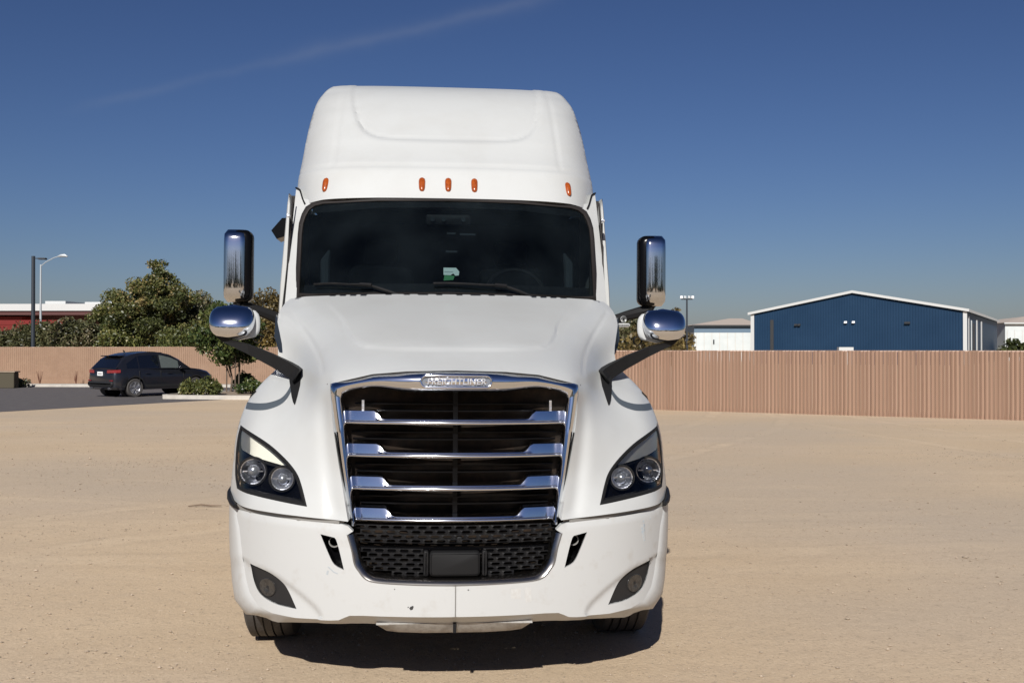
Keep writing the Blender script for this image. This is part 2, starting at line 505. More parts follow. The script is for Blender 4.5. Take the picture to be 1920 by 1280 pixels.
# planter island: soil and its kerb
isl = smooth_line([(-12.55, 38.35), (-10.6, 37.95), (-8.6, 37.75), (-4.4, 37.6)], 4) + [(-4.4, 46)] + smooth_line([(-9.8, 46), (-11.0, 43.4), (-12.35, 40.2), (-12.75, 38.9)], 4)
ctr = np.array((-9.0, 41.0))
outl = [np.array(p) for p in isl]
inn = [p + (ctr - p) / np.linalg.norm(ctr - p) * .18 for p in outl]
mobj('planter_soil', [(p[0], p[1], .11) for p in inn], [tuple(range(len(inn)))], M['mulch'], kind='structure')
rows = [[(p[0], p[1], 0) for p in outl], [(p[0], p[1], .14) for p in outl], [(p[0], p[1], .15) for p in [q + (ctr - q) * .006 for q in outl]], [(p[0], p[1], .15) for p in inn], [(p[0], p[1], .1) for p in inn]]
b = MB(); b.loft([r + [r[0]] for r in rows]); b.obj('planter_kerb', M['concrete'], kind='structure')

# loose gravel
def gravel():
    n = 11000; V, F = [], []
    ico_v = np.array([(0, 0, 1), (.9, 0, .3), (.28, .85, .3), (-.72, .52, .3), (-.72, -.52, .3), (.28, -.85, .3), (0, 0, -.4)])
    ico_f = [(0, 1, 2), (0, 2, 3), (0, 3, 4), (0, 4, 5), (0, 5, 1), (6, 2, 1), (6, 3, 2), (6, 4, 3), (6, 5, 4), (6, 1, 5)]
    cl = [(npr.uniform(-7, 12), 4.2 + npr.random() ** 2 * 16) for _ in range(70)]
    for i in range(n):
        if npr.random() < .62:
            c = cl[npr.integers(len(cl))]; x = c[0] + npr.normal(0, .9); y = c[1] + npr.normal(0, .35)
        else:
            y = 4 + npr.random() ** 1.7 * 22; x = npr.uniform(-.62, .62) * y
        s = .004 + .008 * npr.random() ** 4 + .0004 * y
        if npr.random() < .008: s *= 2.3
        a = npr.random() * 6.28; c_, s_ = math.cos(a), math.sin(a); n0 = len(V)
        q = ico_v * (s * npr.uniform(.7, 1.3), s * npr.uniform(.7, 1.2), s * npr.uniform(.5, .9)) * npr.uniform(.85, 1.15, (7, 1))
        for p in q: V.append((x + p[0] * c_ - p[1] * s_, y + p[0] * s_ + p[1] * c_, p[2] + s * .12))
        F += [tuple(k + n0 for k in f) for f in ico_f]
    m = mat('gravel_stone', (.27, .215, .16), .9, noise=(9, (.44, .355, .265), .40, .60))
    mobj('loose_gravel', V, F, m, kind='stuff')
gravel()

# twig
b = MB(); b.tube([(-3.66, 12.07, .012), (-3.52, 12.09, .025), (-3.40, 12.06, .018), (-3.28, 12.05, .02)], [.006, .009, .008, .005], 6)
b.obj('twig', mat('dry_wood', (.13, .09, .06), .9), smooth=True, label='short dark stick lying on the bare dirt beside the truck', cat='twig')


# ------------------------------------------------------------------ fences
M['slat'] = rand_mat('fence_slat', (.262, .160, .108), (.292, .183, .126), .7)
M['slat_far'] = mat('fence_slat_far', (.262, .168, .112), .7, noise=(1.5, (.225, .14, .092), .4, .7))
M['wire'] = mat('fence_wire', (.44, .30, .22), .5)  # paler than the slats: light caught on the wire is in its colour
M['rail'] = mat('fence_rail', (.5, .36, .28), .5)
prof = [(-.056, 0), (-.046, -.008), (-.014, -.010), (.014, -.010), (.046, -.008), (.056, 0), (.0, .008)]


def slat_geo(h):
    V = [(x, y, 0) for x, y in prof] + [(x, y, h) for x, y in prof]; n = len(prof)
    return V, [(i, (i + 1) % n, (i + 1) % n + n, i + n) for i in range(n)] + [tuple(range(n, 2 * n))]


def wire_mesh(L, h, p=.10, r=.0062):
    V, F = [], []; nz = int(h / (p * .55))
    for k in range(int(L / p)):
        for s in range(2):
            x0 = k * p
            base = len(V)
            for j in range(nz + 1):
                x = x0 + (p / 2 if (j + s) % 2 else 0); z = j * h / nz
                y = -.036 if s else -.046
                V += [(x - r, y, z), (x + r, y, z), (x, y - r * 1.6, z)]
            for j in range(nz):
                a = base + j * 3
                F += [(a, a + 1, a + 4, a + 3), (a + 1, a + 2, a + 5, a + 4), (a + 2, a, a + 3, a + 5)]
    return V, F


def fence(P0, P1, h, label, single, pitch=.117, far=False):
    P0, P1 = Vector(P0), Vector(P1); L = (P1 - P0).length; a = math.atan2(P1.y - P0.y, P1.x - P0.x)
    root = empty('slatted_chain_link_fence', (P0.x, P0.y, 0), a, label=label, cat='fence')
    n = int(L / pitch)
    if single:
        me = mesh_data('slat', *slat_geo(h), M['slat'], True, 60)
        for i in range(n):
            o = bpy.data.objects.new('slat', me); COL.objects.link(o); o.parent = root
            o.location = ((i + .5) * pitch, rnd.uniform(-.003, .003), -.02 + rnd.uniform(-.022, .008))
            o.rotation_euler = (0, rnd.uniform(-.003, .003), rnd.uniform(-.02, .02))
        V, F = wire_mesh(L, h); mobj('chain_link_mesh', V, F, M['wire'], root, kind='stuff')
    else:
        b = MB(); V, F = slat_geo(h)
        for i in range(n):
            dx, dz = (i + .5) * pitch, rnd.uniform(-.03, .01)
            b.add([(x + dx, y, z + dz) for x, y, z in V], F)
        b.obj('slats', M['slat_far'], root, kind='stuff')
    b = MB(); b.tube([(0, .045, h - .03), (L, .045, h - .03)], .02, 8); b.obj('top_rail', M['rail'], root, True)
    for i in range(int(L / 3) + 1):
        b = MB(); b.tube([(i * 3 + .2, .05, 0), (i * 3 + .2, .05, h - .02)], .03, 8); b.obj('post', M['rail'], root, True)
    return root


fence((-2.9, 35.5, 0), (20.5, 22.55, 0), 1.76, 'tan privacy slat fence crossing the lot in front of the blue metal building', True)
fence((-46, 60.2, 0), (-13.5, 53.0, 0), 1.92, 'tan slatted fence behind the dark parked car and the young tree', False)
fence((-13.5, 53.0, 0), (-2.9, 51.0, 0), 1.9, 'short run of tan slatted fence behind the truck hood mirror', False)
fence((-2.9, 51.0, 0), (-2.9, 35.5, 0), 1.8, 'tan slatted fence return hidden behind the white truck', False)


# ------------------------------------------------------------------ buildings
M['blue_wall'] = mat('blue_metal', (.010, .031, .068), .55, noise=(.25, (.014, .039, .082), .35, .75), spec=.12)
M['white_trim'] = mat('white_trim', (.47, .48, .475), .5)
M['white_wall'] = mat('white_wall', (.48, .52, .52), .6, noise=(.6, (.55, .58, .58), .4, .7))
M['tan_roof'] = mat('tan_roof', (.45, .38, .32), .7)
M['slate_band'] = mat('slate_band', (.10, .155, .215), .6)
M['lamp_white'] = mat('fixture_white', (.8, .8, .8), .4)
M['dark_open'] = mat('dark_opening', (.02, .022, .025), .7)


def blue_building():
    near = Vector((51.1, 120, 0)); g = Vector((-.883, .470, 0)); s = Vector((.47, .883, 0))
    root = empty('metal_building', near, 0, label='blue metal building with white trim and low gable roof beyond the fence', cat='building')
    def W(u, v, z): return tuple(g * u + s * v + Vector((0, 0, z)))
    Wd, L, E, Rg = 24.45, 51, 6.28, 8.55
    b = MB(); b.add([W(0, 0, 0), W(Wd, 0, 0), W(Wd, 0, E), W(Wd * .505, 0, Rg), W(0, 0, E)], [(0, 1, 2, 3, 4)])
    b.add([W(Wd, 0, 0), W(Wd, L, 0), W(Wd, L, E), W(Wd, 0, E)], [(0, 1, 2, 3)])
    b.obj('gable_wall', M['blue_wall'], root)
    # ribs follow the roof line
    b = MB(); n = 80
    for i in range(n):
        u = (i + .5) * Wd / n; z = E + (Rg - E) * (1 - abs(u - Wd * .505) / (Wd * .5)) - .12; hw = .045
        V = [W(u - hw, -.002, 0), W(u - hw * .5, -.05, 0), W(u + hw * .5, -.05, 0), W(u + hw, -.002, 0)]
        V += [(x, y, z) for x, y, _ in V]
        b.add(V, [(0, 1, 5, 4), (1, 2, 6, 5), (2, 3, 7, 6)])
    b.obj('wall_ribs', M['blue_wall'], root, kind='stuff')
    b = MB(); b.add([W(0, 0, 0), W(0, L, 0), W(0, L, E), W(0, 0, E)], [(0, 1, 2, 3)]); b.obj('side_wall', M['blue_wall'], root)
    # roof
    o = .35
    b = MB()
    V = [W(-o, -o, E - .06), W(Wd * .505, -o, Rg + .08), W(Wd + o, -o, E - .06), W(-o, L, E - .06), W(Wd * .505, L, Rg + .08), W(Wd + o, L, E - .06)]
    b.add(V, [(0, 1, 4, 3), (1, 2, 5, 4)]); b.obj('roof', M['white_trim'], root)
    for u0, z0, u1, z1 in ((-o, E - .06, Wd * .505, Rg + .08), (Wd * .505, Rg + .08, Wd + o, E - .06)):
        b = MB(); V = [W(u0, -o - .03, z0 - .2), W(u1, -o - .03, z1 - .2), W(u1, -o - .03, z1 + .1), W(u0, -o - .03, z0 + .1)]
        V += [W(u0, -o + .12, z0 - .2), W(u1, -o + .12, z1 - .2), W(u1, -o + .12, z1 + .1), W(u0, -o + .12, z0 + .1)]
        b.add(V, [(0, 1, 2, 3), (7, 6, 5, 4), (0, 4, 5, 1), (3, 2, 6, 7)]); b.obj('rake_trim', M['white_trim'], root)
    b = MB(); b.add([W(-o - .02, -o, E - .3), W(-o - .02, L, E - .3), W(-o - .02, L, E + .02), W(-o - .02, -o, E + .02)], [(0, 1, 2, 3)]); b.obj('eave_gutter', M['white_trim'], root)
    for u in (-.1, Wd - .35):
        b = MB(); V = [W(u, -.06, 0), W(u + .42, -.06, 0), W(u + .42, -.06, E - .2), W(u, -.06, E - .2), W(u, .1, 0), W(u, .1, E - .2), W(u + .42, .1, 0), W(u + .42, .1, E - .2)]
        b.add(V, [(0, 1, 2, 3), (0, 3, 5, 4), (1, 6, 7, 2)]); b.obj('corner_trim', M['white_trim'], root)
    b = MB(); b.add([W(21.7, -.07, 0), W(22.1, -.07, 0), W(22.1, -.07, 5.4), W(21.7, -.07, 5.4), W(22.1, 0, 0), W(22.1, 0, 5.4), W(21.7, 0, 0), W(21.7, 0, 5.4)], [(0, 1, 2, 3), (1, 4, 5, 2), (0, 3, 7, 6)])
    b.obj('downpipe', M['dark_open'], root)
    def fixture(u, z, wd):
        b = MB()
        for du in wd:
            V = [W(u + du - .16, -.35, z - .12), W(u + du + .16, -.35, z - .12), W(u + du + .16, -.12, z + .12), W(u + du - .16, -.12, z + .12), W(u + du - .16, 0, z - .12), W(u + du + .16, 0, z - .12), W(u + du + .16, 0, z + .12), W(u + du - .16, 0, z + .12)]
            b.add(V, [(0, 1, 2, 3), (0, 4, 5, 1), (3, 2, 6, 7), (0, 3, 7, 4), (1, 5, 6, 2)])
        return b
    fixture(12.7, 5.0, (-.45, .45)).obj('wall_floodlight', M['lamp_white'], root)
    fixture(18.6, 4.75, (0, .4)).obj('wall_lamp', M['dark_open'], root)
    fixture(6.1, 4.85, (0, .3)).obj('wall_lamp', M['dark_open'], root)
    # side openings: white surrounds, recess, dark doorways
    for v0, v1, mt, out, z in ((2.6, 3.6, 'white_trim', .05, 5.6), (6, 6.9, 'white_wall', .06, 5.2), (8.6, 10.5, 'dark_open', .05, 4.9), (13.2, 14.6, 'white_trim', .07, 5.4), (20.2, 21.5, 'white_trim', .07, 5.4)):
        b = MB(); b.add([W(-out, v0, 0), W(-out, v1, 0), W(-out, v1, z), W(-out, v0, z), W(0, v0, 0), W(0, v0, z), W(0, v1, z), W(0, v1, 0)], [(0, 1, 2, 3), (0, 3, 5, 4), (3, 2, 6, 5), (1, 7, 6, 2)])
        b.obj('door_trim' if 'white' in mt else 'doorway', M[mt], root)
    b = MB(); b.box(-12.9, -11.2, 4.6, 5.4, 0, 2.05); b.obj('cabinet', M['white_trim'], root)
blue_building()


def shed(name, x0, x1, y, dep, ze, zr, label, band=True, wall='white_wall', roof='tan_roof'):
    root = empty(name, (x0, y, 0), 0, label=label, cat='building'); Wd = x1 - x0
    box_obj('wall', (0, Wd, 0, dep, 0, ze - (1.1 if band else 0)), M[wall], root)
    if band: box_obj('wall_band', (-.02, Wd + .02, -.03, dep, ze - 1.1, ze), M['slate_band'], root)
    b = MB(); b.add([(-.4, -.5, ze + .02), (Wd + .4, -.5, ze + .02), (Wd - .5, dep / 2, zr), (dep * .35, dep / 2, zr), (-.4, dep, ze + .02), (Wd + .4, dep, ze + .02)], [(0, 1, 2, 3), (3, 2, 5, 4), (0, 3, 4), (1, 5, 2)])
    b.obj('roof', M[roof], root)
    box_obj('gutter', (-.4, Wd + .4, -.6, -.45, ze - .15, ze + .06), M['dark_open'] if band else M['white_trim'], root)
    b = MB()
    for k in range(int(Wd / 1.2)): b.box(k * 1.2 + .3, k * 1.2 + .34, -.03, 0, 0, ze - 1.12)
    b.obj('wall_seams', M['tan_roof'], root, kind='stuff')
    return root

r1 = shed('warehouse', 28.2, 38.5, 165, 22, 5.5, 6.9, 'white warehouse with slate blue band and tan roof left of the blue building')
r2 = shed('warehouse', 78.6, 112, 170, 26, 6.0, 7.4, 'distant white building with tan roof at the right edge of the lot view', band=False)
for u in (31, 33.5): pass
b = MB(); b.box(2.9, 3.1, -.1, 0, 2.6, 3.3); b.obj('wall_lamp', M['dark_open'], r1)

# red building on the left
M['red_wall'] = mat('red_wall', (.16, .018, .016), .6, noise=(.5, (.12, .015, .014), .4, .7), spec=.2)
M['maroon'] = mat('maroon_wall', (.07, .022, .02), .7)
root = empty('red_building', (-78, 112, 0), R(-2), label='red building with a long flat white roof behind the trees', cat='building')
box_obj('wall', (0, 27, 0, 20, 0, 5.2), M['red_wall'], root)
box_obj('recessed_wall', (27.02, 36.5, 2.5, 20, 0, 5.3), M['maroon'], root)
box_obj('awning_beam', (14, 33, -3.2, -2.7, 4.3, 4.75), M['red_wall'], root)
box_obj('fascia', (-1, 38.6, -1.7, 21, 5.75, 6.45), M['white_trim'], root)
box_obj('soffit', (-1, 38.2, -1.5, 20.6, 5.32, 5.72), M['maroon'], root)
box_obj('roof_unit', (28.0, 30.2, 3, 8, 6.47, 6.95), M['white_trim'], root)
box_obj('roof_unit', (32.3, 36.0, 3, 8, 6.47, 6.85), M['white_trim'], root)
for x in (4, 10, 16, 22): box_obj('window', (x, x + 2.2, -.06, .02, 1.2, 3.8), M['dark_open'], root)

# ------------------------------------------------------------------ lamp posts
M['pole_dark'] = mat('pole_dark', (.02, .026, .035), .5)
M['pole_grey'] = mat('pole_grey', (.42, .45, .47), .45, .3)

def pole(name, x, y, h, r0, r1, m, label, cat='street lamp'):
    root = empty(name, (x, y, 0), 0, label=label, cat=cat)
    b = MB(); b.tube([(0, 0, 0), (0, 0, h)], [r0, r1], 10); b.obj('post', m, root, True)
    box_obj('base_plate', (-r0 * 2, r0 * 2, -r0 * 2, r0 * 2, 0, .04), m, root)
    return root

X = lambda u, y: (u - 960) / 2000 * y
Z = lambda v, y: 1.78 + (655 - v) / 2000 * y
r = pole('street_lamp', X(62, 60), 60, Z(480, 60), .12, .10, M['pole_dark'], 'dark square parking lot lamp post with short arm, left of the trees')
b = MB(); zt = Z(480, 60)
b.tube([(0, 0, zt - .12), (.45, 0, zt - .14)], .03, 6); b.obj('arm', M['pole_dark'], r)
b = MB(); b.bevbox(.3, .72, -.16, .16, zt - .20, zt - .10, .02); b.obj('lamp_head', M['pole_dark'], r)
r = pole('street_lamp', X(76, 66), 66, Z(496, 66), .085, .05, M['pole_grey'], 'slim grey cobra head street lamp beside the dark post')
zt = Z(496, 66)
b = MB(); b.tube([(0, 0, zt - .1), (.3, 0, zt + .15), (.8, 0, zt + .42), (1.15, 0, zt + .52)], .03, 6); b.obj('arm', M['pole_grey'], r, True)
b = MB(); b.tube([(1.05, 0, zt + .5), (1.25, 0, zt + .55), (1.5, 0, zt + .56), (1.65, 0, zt + .5)], [.04, .1, .1, .04], 8); b.obj('lamp_head', M['pole_grey'], r, True)
r = pole('floodlight_mast', X(1288, 105), 105, Z(560, 105), .11, .08, M['pole_dark'], 'tall grey mast with a cluster of floodlights beyond the slat fence', 'light mast')
zt = Z(560, 105)
box_obj('cross_arm', (-.55, .55, -.04, .04, zt - .1, zt), M['pole_dark'], r)
for dx in (-.55, -.2, .2, .55):
    b = MB(); b.bevbox(dx - .13, dx + .13, -.2, .05, zt + .02, zt + .28, .03); b.obj('floodlight', M['lamp_white'] if abs(dx) > .4 else M['pole_grey'], r)


# ------------------------------------------------------------------ vegetation
GREEN = leaf_mat('leaf_green', [(0, (.035, .045, .014)), (.45, (.085, .10, .028)), (.8, (.16, .165, .045)), (1, (.26, .23, .09))])
OLIVE = leaf_mat('leaf_olive', [(0, (.038, .040, .018)), (.45, (.085, .090, .036)), (.8, (.16, .148, .07)), (1, (.27, .22, .14))])
BROWN = leaf_mat('leaf_brown', [(0, (.05, .04, .015)), (.5, (.13, .095, .035)), (1, (.26, .19, .06))])
FRESH = leaf_mat('leaf_fresh', [(0, (.018, .032, .010)), (.5, (.050, .080, .020)), (1, (.15, .16, .045))])
MIX = leaf_mat('leaf_mixed', [(0, (.030, .038, .012)), (.4, (.075, .088, .026)), (.75, (.145, .145, .045)), (1, (.27, .20, .08))])
M['bark'] = mat('bark', (.12, .09, .065), .9, noise=(8, (.07, .05, .035), .4, .7))


def leaves(name, clumps, nper, size, m, parent, seed=1, tone_j=.22):
    g = np.random.default_rng(seed); C = []; T = []
    for (cx, cy, cz, rr, tone) in clumps:
        k = max(8, int(nper * rr ** 2 * (1.9 if size < .1 else 1)))
        v = g.normal(size=(k, 3)); v /= np.linalg.norm(v, axis=1)[:, None]
        v *= (g.random(k) ** .45)[:, None] * rr; v[:, 2] *= .8
        C.append(v + (cx, cy, cz)); T.append(np.clip(tone + g.normal(0, tone_j, k), 0, 1))
    C = np.vstack(C); T = np.concatenate(T); n = len(C)
    a = g.normal(size=(n, 3)); a /= np.linalg.norm(a, axis=1)[:, None]
    bb = np.cross(a, g.normal(size=(n, 3))); bb /= np.linalg.norm(bb, axis=1)[:, None]
    s = size * g.uniform(.6, 1.4, n)[:, None]
    a = a * s; bb = bb * s * .55
    V = np.stack([C - a, C + bb, C + a, C - bb], 1).reshape(-1, 3)
    me = bpy.data.meshes.new(name)
    me.vertices.add(4 * n); me.vertices.foreach_set('co', V.ravel())
    me.loops.add(4 * n); me.loops.foreach_set('vertex_index', np.arange(4 * n))
    me.polygons.add(n); me.polygons.foreach_set('loop_start', np.arange(n) * 4)
    me.update(calc_edges=True)
    at = me.attributes.new('tone', 'FLOAT', 'FACE'); at.data.foreach_set('value', T)
    me.materials.append(m)
    o = bpy.data.objects.new(name, me); COL.objects.link(o); o.parent = parent
    return o


def tree(x, y, h, rad, zb, label, m, seed, nclump=60, nper=160, size=.13, trunk_r=.16, zshape=1.0, group=None, cat='tree', cr=(.28, .5), name='tree', tone=.45):
    g = np.random.default_rng(seed)
    root = empty(name, (x, y, 0), 0, label=label, cat=cat, group=group)
    cl = []; cz = (h + zb) / 2; rz = (h - zb) / 2
    for i in range(nclump):
        v = g.normal(size=3); v /= np.linalg.norm(v); q = g.random() ** .4
        px, py, pz = v * q
        taper = 1 - .35 * max(0, pz) * zshape
        wob = 1 + .18 * math.sin(3 * math.atan2(py, px) + seed) + .1 * g.normal()
        rr = rad * g.uniform(*cr) * (.75 if pz > .6 else 1)
        cl.append((px * rad * .88 * taper * wob, py * rad * .85 * taper, cz + pz * (rz - rr * .4), rr, tone + .2 * g.normal()))
    leaves('crown', cl, nper, size, m, root, seed)
    b = MB(); zt = zb + (h - zb) * .55
    b.tube([(0, 0, 0), (.05 * rad, 0, zb * .6), (-.03 * rad, .03, zb + .3), (.02, 0, zt)], [trunk_r, trunk_r * .8, trunk_r * .65, trunk_r * .25], 8)
    for i in range(7):
        c = cl[i * 3 % len(cl)]; z0 = zb * .7 + (zt - zb * .7) * i / 9
        b.tube([(0, 0, z0), (c[0] * .5, c[1] * .5, (z0 + c[2]) / 2 + .1), (c[0], c[1], c[2])], [trunk_r * .5, trunk_r * .3, trunk_r * .1], 6)
    b.obj('trunk', M['bark'], root, True)
    return root

TG = 'trees in a row beyond the left fence'
tree(X(290, 64), 64, Z(487, 64), 2.9, .8, 'tallest broad rounded tree behind the fence, above the parked car', MIX, 3, 150, 430, .085, .2, .9, TG, cr=(.13, .30))
tree(X(368, 66), 66, Z(545, 66), 2.1, .6, 'lower dusty tree on the right flank of the tallest tree', OLIVE, 4, 60, 330, .085, .14, .6, TG, tone=.55)
tree(X(225, 63), 63, Z(575, 63), 1.7, .6, 'green tree on the left flank of the tallest tree', GREEN, 5, 45, 330, .085, .14, .6, TG)
tree(X(187, 67), 67, Z(545, 67), 1.15, .8, 'narrow pointed green tree in front of the white roof end', GREEN, 6, 34, 360, .08, .1, 1.8, TG)
tree(X(110, 64), 64, Z(588, 64), 1.9, .3, 'wide grey green shrubby tree behind the two lamp posts', OLIVE, 7, 60, 330, .08, .12, .3, TG)
tree(X(158, 65), 65, Z(590, 65), 1.6, .3, 'olive bush tree between the lamp posts and the tallest tree', OLIVE, 8, 46, 330, .08, .12, .3, TG, tone=.5)
tree(X(45, 64), 64, Z(600, 64), 1.7, .3, 'low olive tree in front of the red wall', OLIVE, 9, 45, 330, .08, .12, .3, TG)
tree(X(410, 72), 72, Z(548, 72), 1.0, .8, 'thin green tree top just left of the tall chrome mirror', GREEN, 10, 26, 300, .085, .1, 1.4, TG)
tree(X(345, 60), 60, Z(600, 60), 1.5, .3, 'dark green bushy tree right above the car roof', GREEN, 12, 42, 330, .08, .12, .3, TG, tone=.35)
tree(X(452, 68), 68, Z(572, 68), 1.9, .3, 'leafy green tree hidden behind the left hood mirror', GREEN, 31, 46, 330, .085, .12, .5, TG)
tree(X(500, 62), 62, Z(536, 62), 1.7, .6, 'brown tinged tree between the chrome mirrors and the cab', BROWN, 13, 50, 320, .08, .14, .9, TG)
tree(X(545, 66), 66, Z(560, 66), 2.0, .6, 'brown leaved tree mostly hidden behind the truck cab', BROWN, 14, 40, 300, .085, .14, .9, TG)
tree(X(432, 42.3), 42.3, Z(556, 42.3), 1.45, .95, 'young green tree held by wooden stakes in the planter', FRESH, 15, 64, 560, .07, .045, .6, cr=(.22, .40))
for u, yy, lb in ((425, 42.0, 'left wooden stake of the young tree'), (441, 41.7, 'middle dark stake standing against the young tree trunk'), (448, 42.3, 'right wooden stake of the young tree')):
    b = MB(); b.tube([(0, 0, .08), (.01, 0, 1.55)], .028, 8)
    b.obj('tree_stake', M['bark'], None, True, label=lb, cat='stake', group='stakes around the young tree').location = (X(u, yy), yy, 0)


def shrub(x, y, w_, h, label, m, seed, group=None, nper=900, size=.055, z=0.1):
    g = np.random.default_rng(seed); root = empty('shrub', (x, y, z), 0, label=label, cat='shrub', group=group); cl = []
    for i in range(34):
        a = g.uniform(0, 6.28); q = g.random() ** .6
        px, py = math.cos(a) * q * w_ * .8, math.sin(a) * q * w_ * .7
        top = h * (1 - .55 * q * q); cl.append((px, py, top * g.uniform(.35, .8), w_ * g.uniform(.2, .34), .5 + .15 * g.normal()))
    leaves('foliage', cl, nper, size, m, root, seed)
    b = MB()
    for i in range(5): b.tube([(0, 0, 0), (cl[i][0] * .6, cl[i][1] * .6, h * .6)], .015, 5)
    b.obj('stem', M['bark'], root)

SH = 'shrubs in the planter'
shrub(X(378, 39.3), 39.3, .95, .72, 'rounded yellow green shrub in front of the parked car nose', GREEN, 21, SH)
shrub(X(470, 40.5), 40.5, .75, .62, 'dark green shrub right of the young tree stakes', FRESH, 22, SH)
shrub(X(458, 43.5), 43.5, .6, .95, 'small bluish green shrub just behind the planter stakes', FRESH, 23, SH)
shrub(X(18, 50), 50, .9, .38, 'low brown green shrub in front of the far left fence', OLIVE, 24)
shrub(X(1222, 60), 60, 3.0, 3.4, 'large brown shrub behind the slat fence between the right mirrors', BROWN, 25, nper=110, size=.12)
tree(X(1185, 70), 70, Z(585, 70), 1.4, .5, 'olive tree seen right of the cab beneath the tall right mirror', OLIVE, 26, 40, 300, .12, .12, .6)
tree(X(1262, 110), 110, Z(568, 110), 1.2, 1, 'small distant tree top between the right mirror and the light mast', BROWN, 27, 26, 240, .16, .12, .8)
tree(X(1287, 112), 112, Z(612, 112), .9, .4, 'narrow yellowish tree at the foot of the light mast', BROWN, 28, 22, 240, .16, .1, .8)
tree(X(1904, 160), 160, Z(632, 160), 2.0, .3, 'dark spiky tree in front of the far right white building', GREEN, 29, 26, 90, .28, .12, 1.2, tone=.1)
box = empty('utility_box', (X(8, 49), 49.0, 0), 0, label='dark brown utility box against the far left fence', cat='utility box')
b = MB(); b.bevbox(-.55, .45, 0, .5, 0, .72, .03); b.obj('cabinet', mat('box_brown', (.06, .05, .03), .8), box)
box_obj('lid', (-.6, .5, -.04, .54, .725, .78), M['mulch'], box)
mi_m = mat('dry_leaf', (.12, .05, .03), .9)
for i, (u, v) in enumerate(((42, 706), (88, 706), (155, 720))):
    b = MB(); yy = 55.0
    for k in range(9): b.tube([(0, 0, 0), (rnd.uniform(-.16, .16), rnd.uniform(-.1, .1), rnd.uniform(.3, .75))], [.02, .004], 4)
    b.obj('dry_weed', mi_m, label=['dry brown weed tuft at the foot of the fence near the utility box', 'tall dry weed tuft against the far fence', 'low dry weed tuft by the rear of the parked car'][i], cat='weed').location = (X(u, yy), yy - .8, .0)

# ================================================================== THE TRUCK
# own axes: x to the picture's right, y back from the bumper, z up
truck = bpy.data.objects.new('semi_truck', None); COL.objects.link(truck)
truck.location = (-.28, 5.229, 0)
truck.rotation_euler = (0, R(.36), R(4.61))
tag(truck, 'white conventional semi truck with sleeper cab and chrome grille parked on bare dirt', 'truck')


def bumper_y(x, z):
    x = np.atleast_1d(np.asarray(x, float)); z = np.atleast_1d(np.asarray(z, float))
    ax = np.abs(x)
    return .012 + .27 * x ** 2 + .075 * ax ** 6 + .10 * (z - .72) ** 2 - .012 * np.exp(-(x / .03) ** 2) * 0


hood_ctrl = [(.53, .93, .085), (.79, .94, .185), (1.0, .95, .34), (1.1, .95, .45), (1.17, .955, .60), (1.225, .95, .80),
    (.555, 1.15, .15), (.7, 1.15, .235), (.82, 1.15, .33), (1.0, 1.15, .465), (1.12, 1.15, .59), (1.19, 1.15, .73), (1.215, 1.15, .86),
    (.60, 1.35, .19), (.72, 1.35, .31), (.85, 1.35, .45), (1.0, 1.35, .61), (1.12, 1.35, .74), (1.19, 1.35, .87), (1.205, 1.36, .95),
    (.62, 1.5, .22), (.7, 1.5, .37), (.8, 1.5, .56), (.95, 1.49, .75), (1.1, 1.5, .92), (1.165, 1.5, 1.05),
    (.63, 1.6, .25), (.72, 1.6, .47), (.82, 1.6, .78), (.95, 1.6, .97), (1.07, 1.6, 1.1), (1.1, 1.6, 1.17),
    (0, 1.675, .10), (.3, 1.67, .13), (.5, 1.65, .19), (0, 1.75, .36), (.4, 1.75, .41), (.65, 1.75, .62), (.8, 1.72, .90), (.9, 1.7, 1.12), (1.0, 1.68, 1.27),
    (0, 1.85, .76), (.5, 1.85, .82), (.8, 1.85, 1.10), (.95, 1.85, 1.34), (1.05, 1.85, 1.5),
    (0, 2.0, 1.32), (.5, 2.0, 1.36), (.8, 2.0, 1.48), (1.0, 2.0, 1.65), (1.09, 2.0, 1.75),
    (0, 2.15, 1.95), (.5, 2.145, 1.95), (.85, 2.13, 1.955), (1.0, 2.12, 1.97), (1.09, 2.1, 2.0)]
hood_base = tps(hood_ctrl, 2.5e-3)
scoop = smooth_line([(-.80, 2.07), (-.66, 1.95), (-.585, 1.85), (-.52, 1.80), (-.40, 1.779), (0, 1.774), (.40, 1.779), (.52, 1.80), (.585, 1.85), (.66, 1.95), (.80, 2.07)], 6)
vl = smooth_line([(1.04, 2.03), (.86, 1.86), (.74, 1.73), (.70, 1.66)], 6)
crease = smooth_line([(.655, 1.60), (.67, 1.45), (.65, 1.25), (.62, 1.05), (.60, .97)], 6)


def hood_y(x, z):
    x = np.atleast_1d(np.asarray(x, float)); z = np.atleast_1d(np.asarray(z, float))
    y = hood_base(x, z)
    # raised middle panel of the hood with a soft step round it
    ins = in_poly(np.stack([x, z], 1), np.array(scoop + [(.8, 2.3), (-.8, 2.3)]))
    dd = line_dist(x, z, scoop) * np.where(ins, 1, -1)
    y = y - .030 / (1 + np.exp(-dd / .007)) * np.clip((2.12 - z) / .2, 0, 1)
    y = y + .018 * np.exp(-(dd / .008) ** 2) * np.clip((2.12 - z) / .2, 0, 1)
    for s in (-1, 1):
        y = y + .013 * np.exp(-(line_dist(x * s, z, vl) / .012) ** 2)
        y = y + .016 * np.exp(-(line_dist(x * s, z, crease) / .04) ** 2)
    # shallow nose dimple over the badge
    y = y + .02 * np.exp(-((x / .18) ** 4)) * np.exp(-((z - 1.725) / .03) ** 2)
    return y


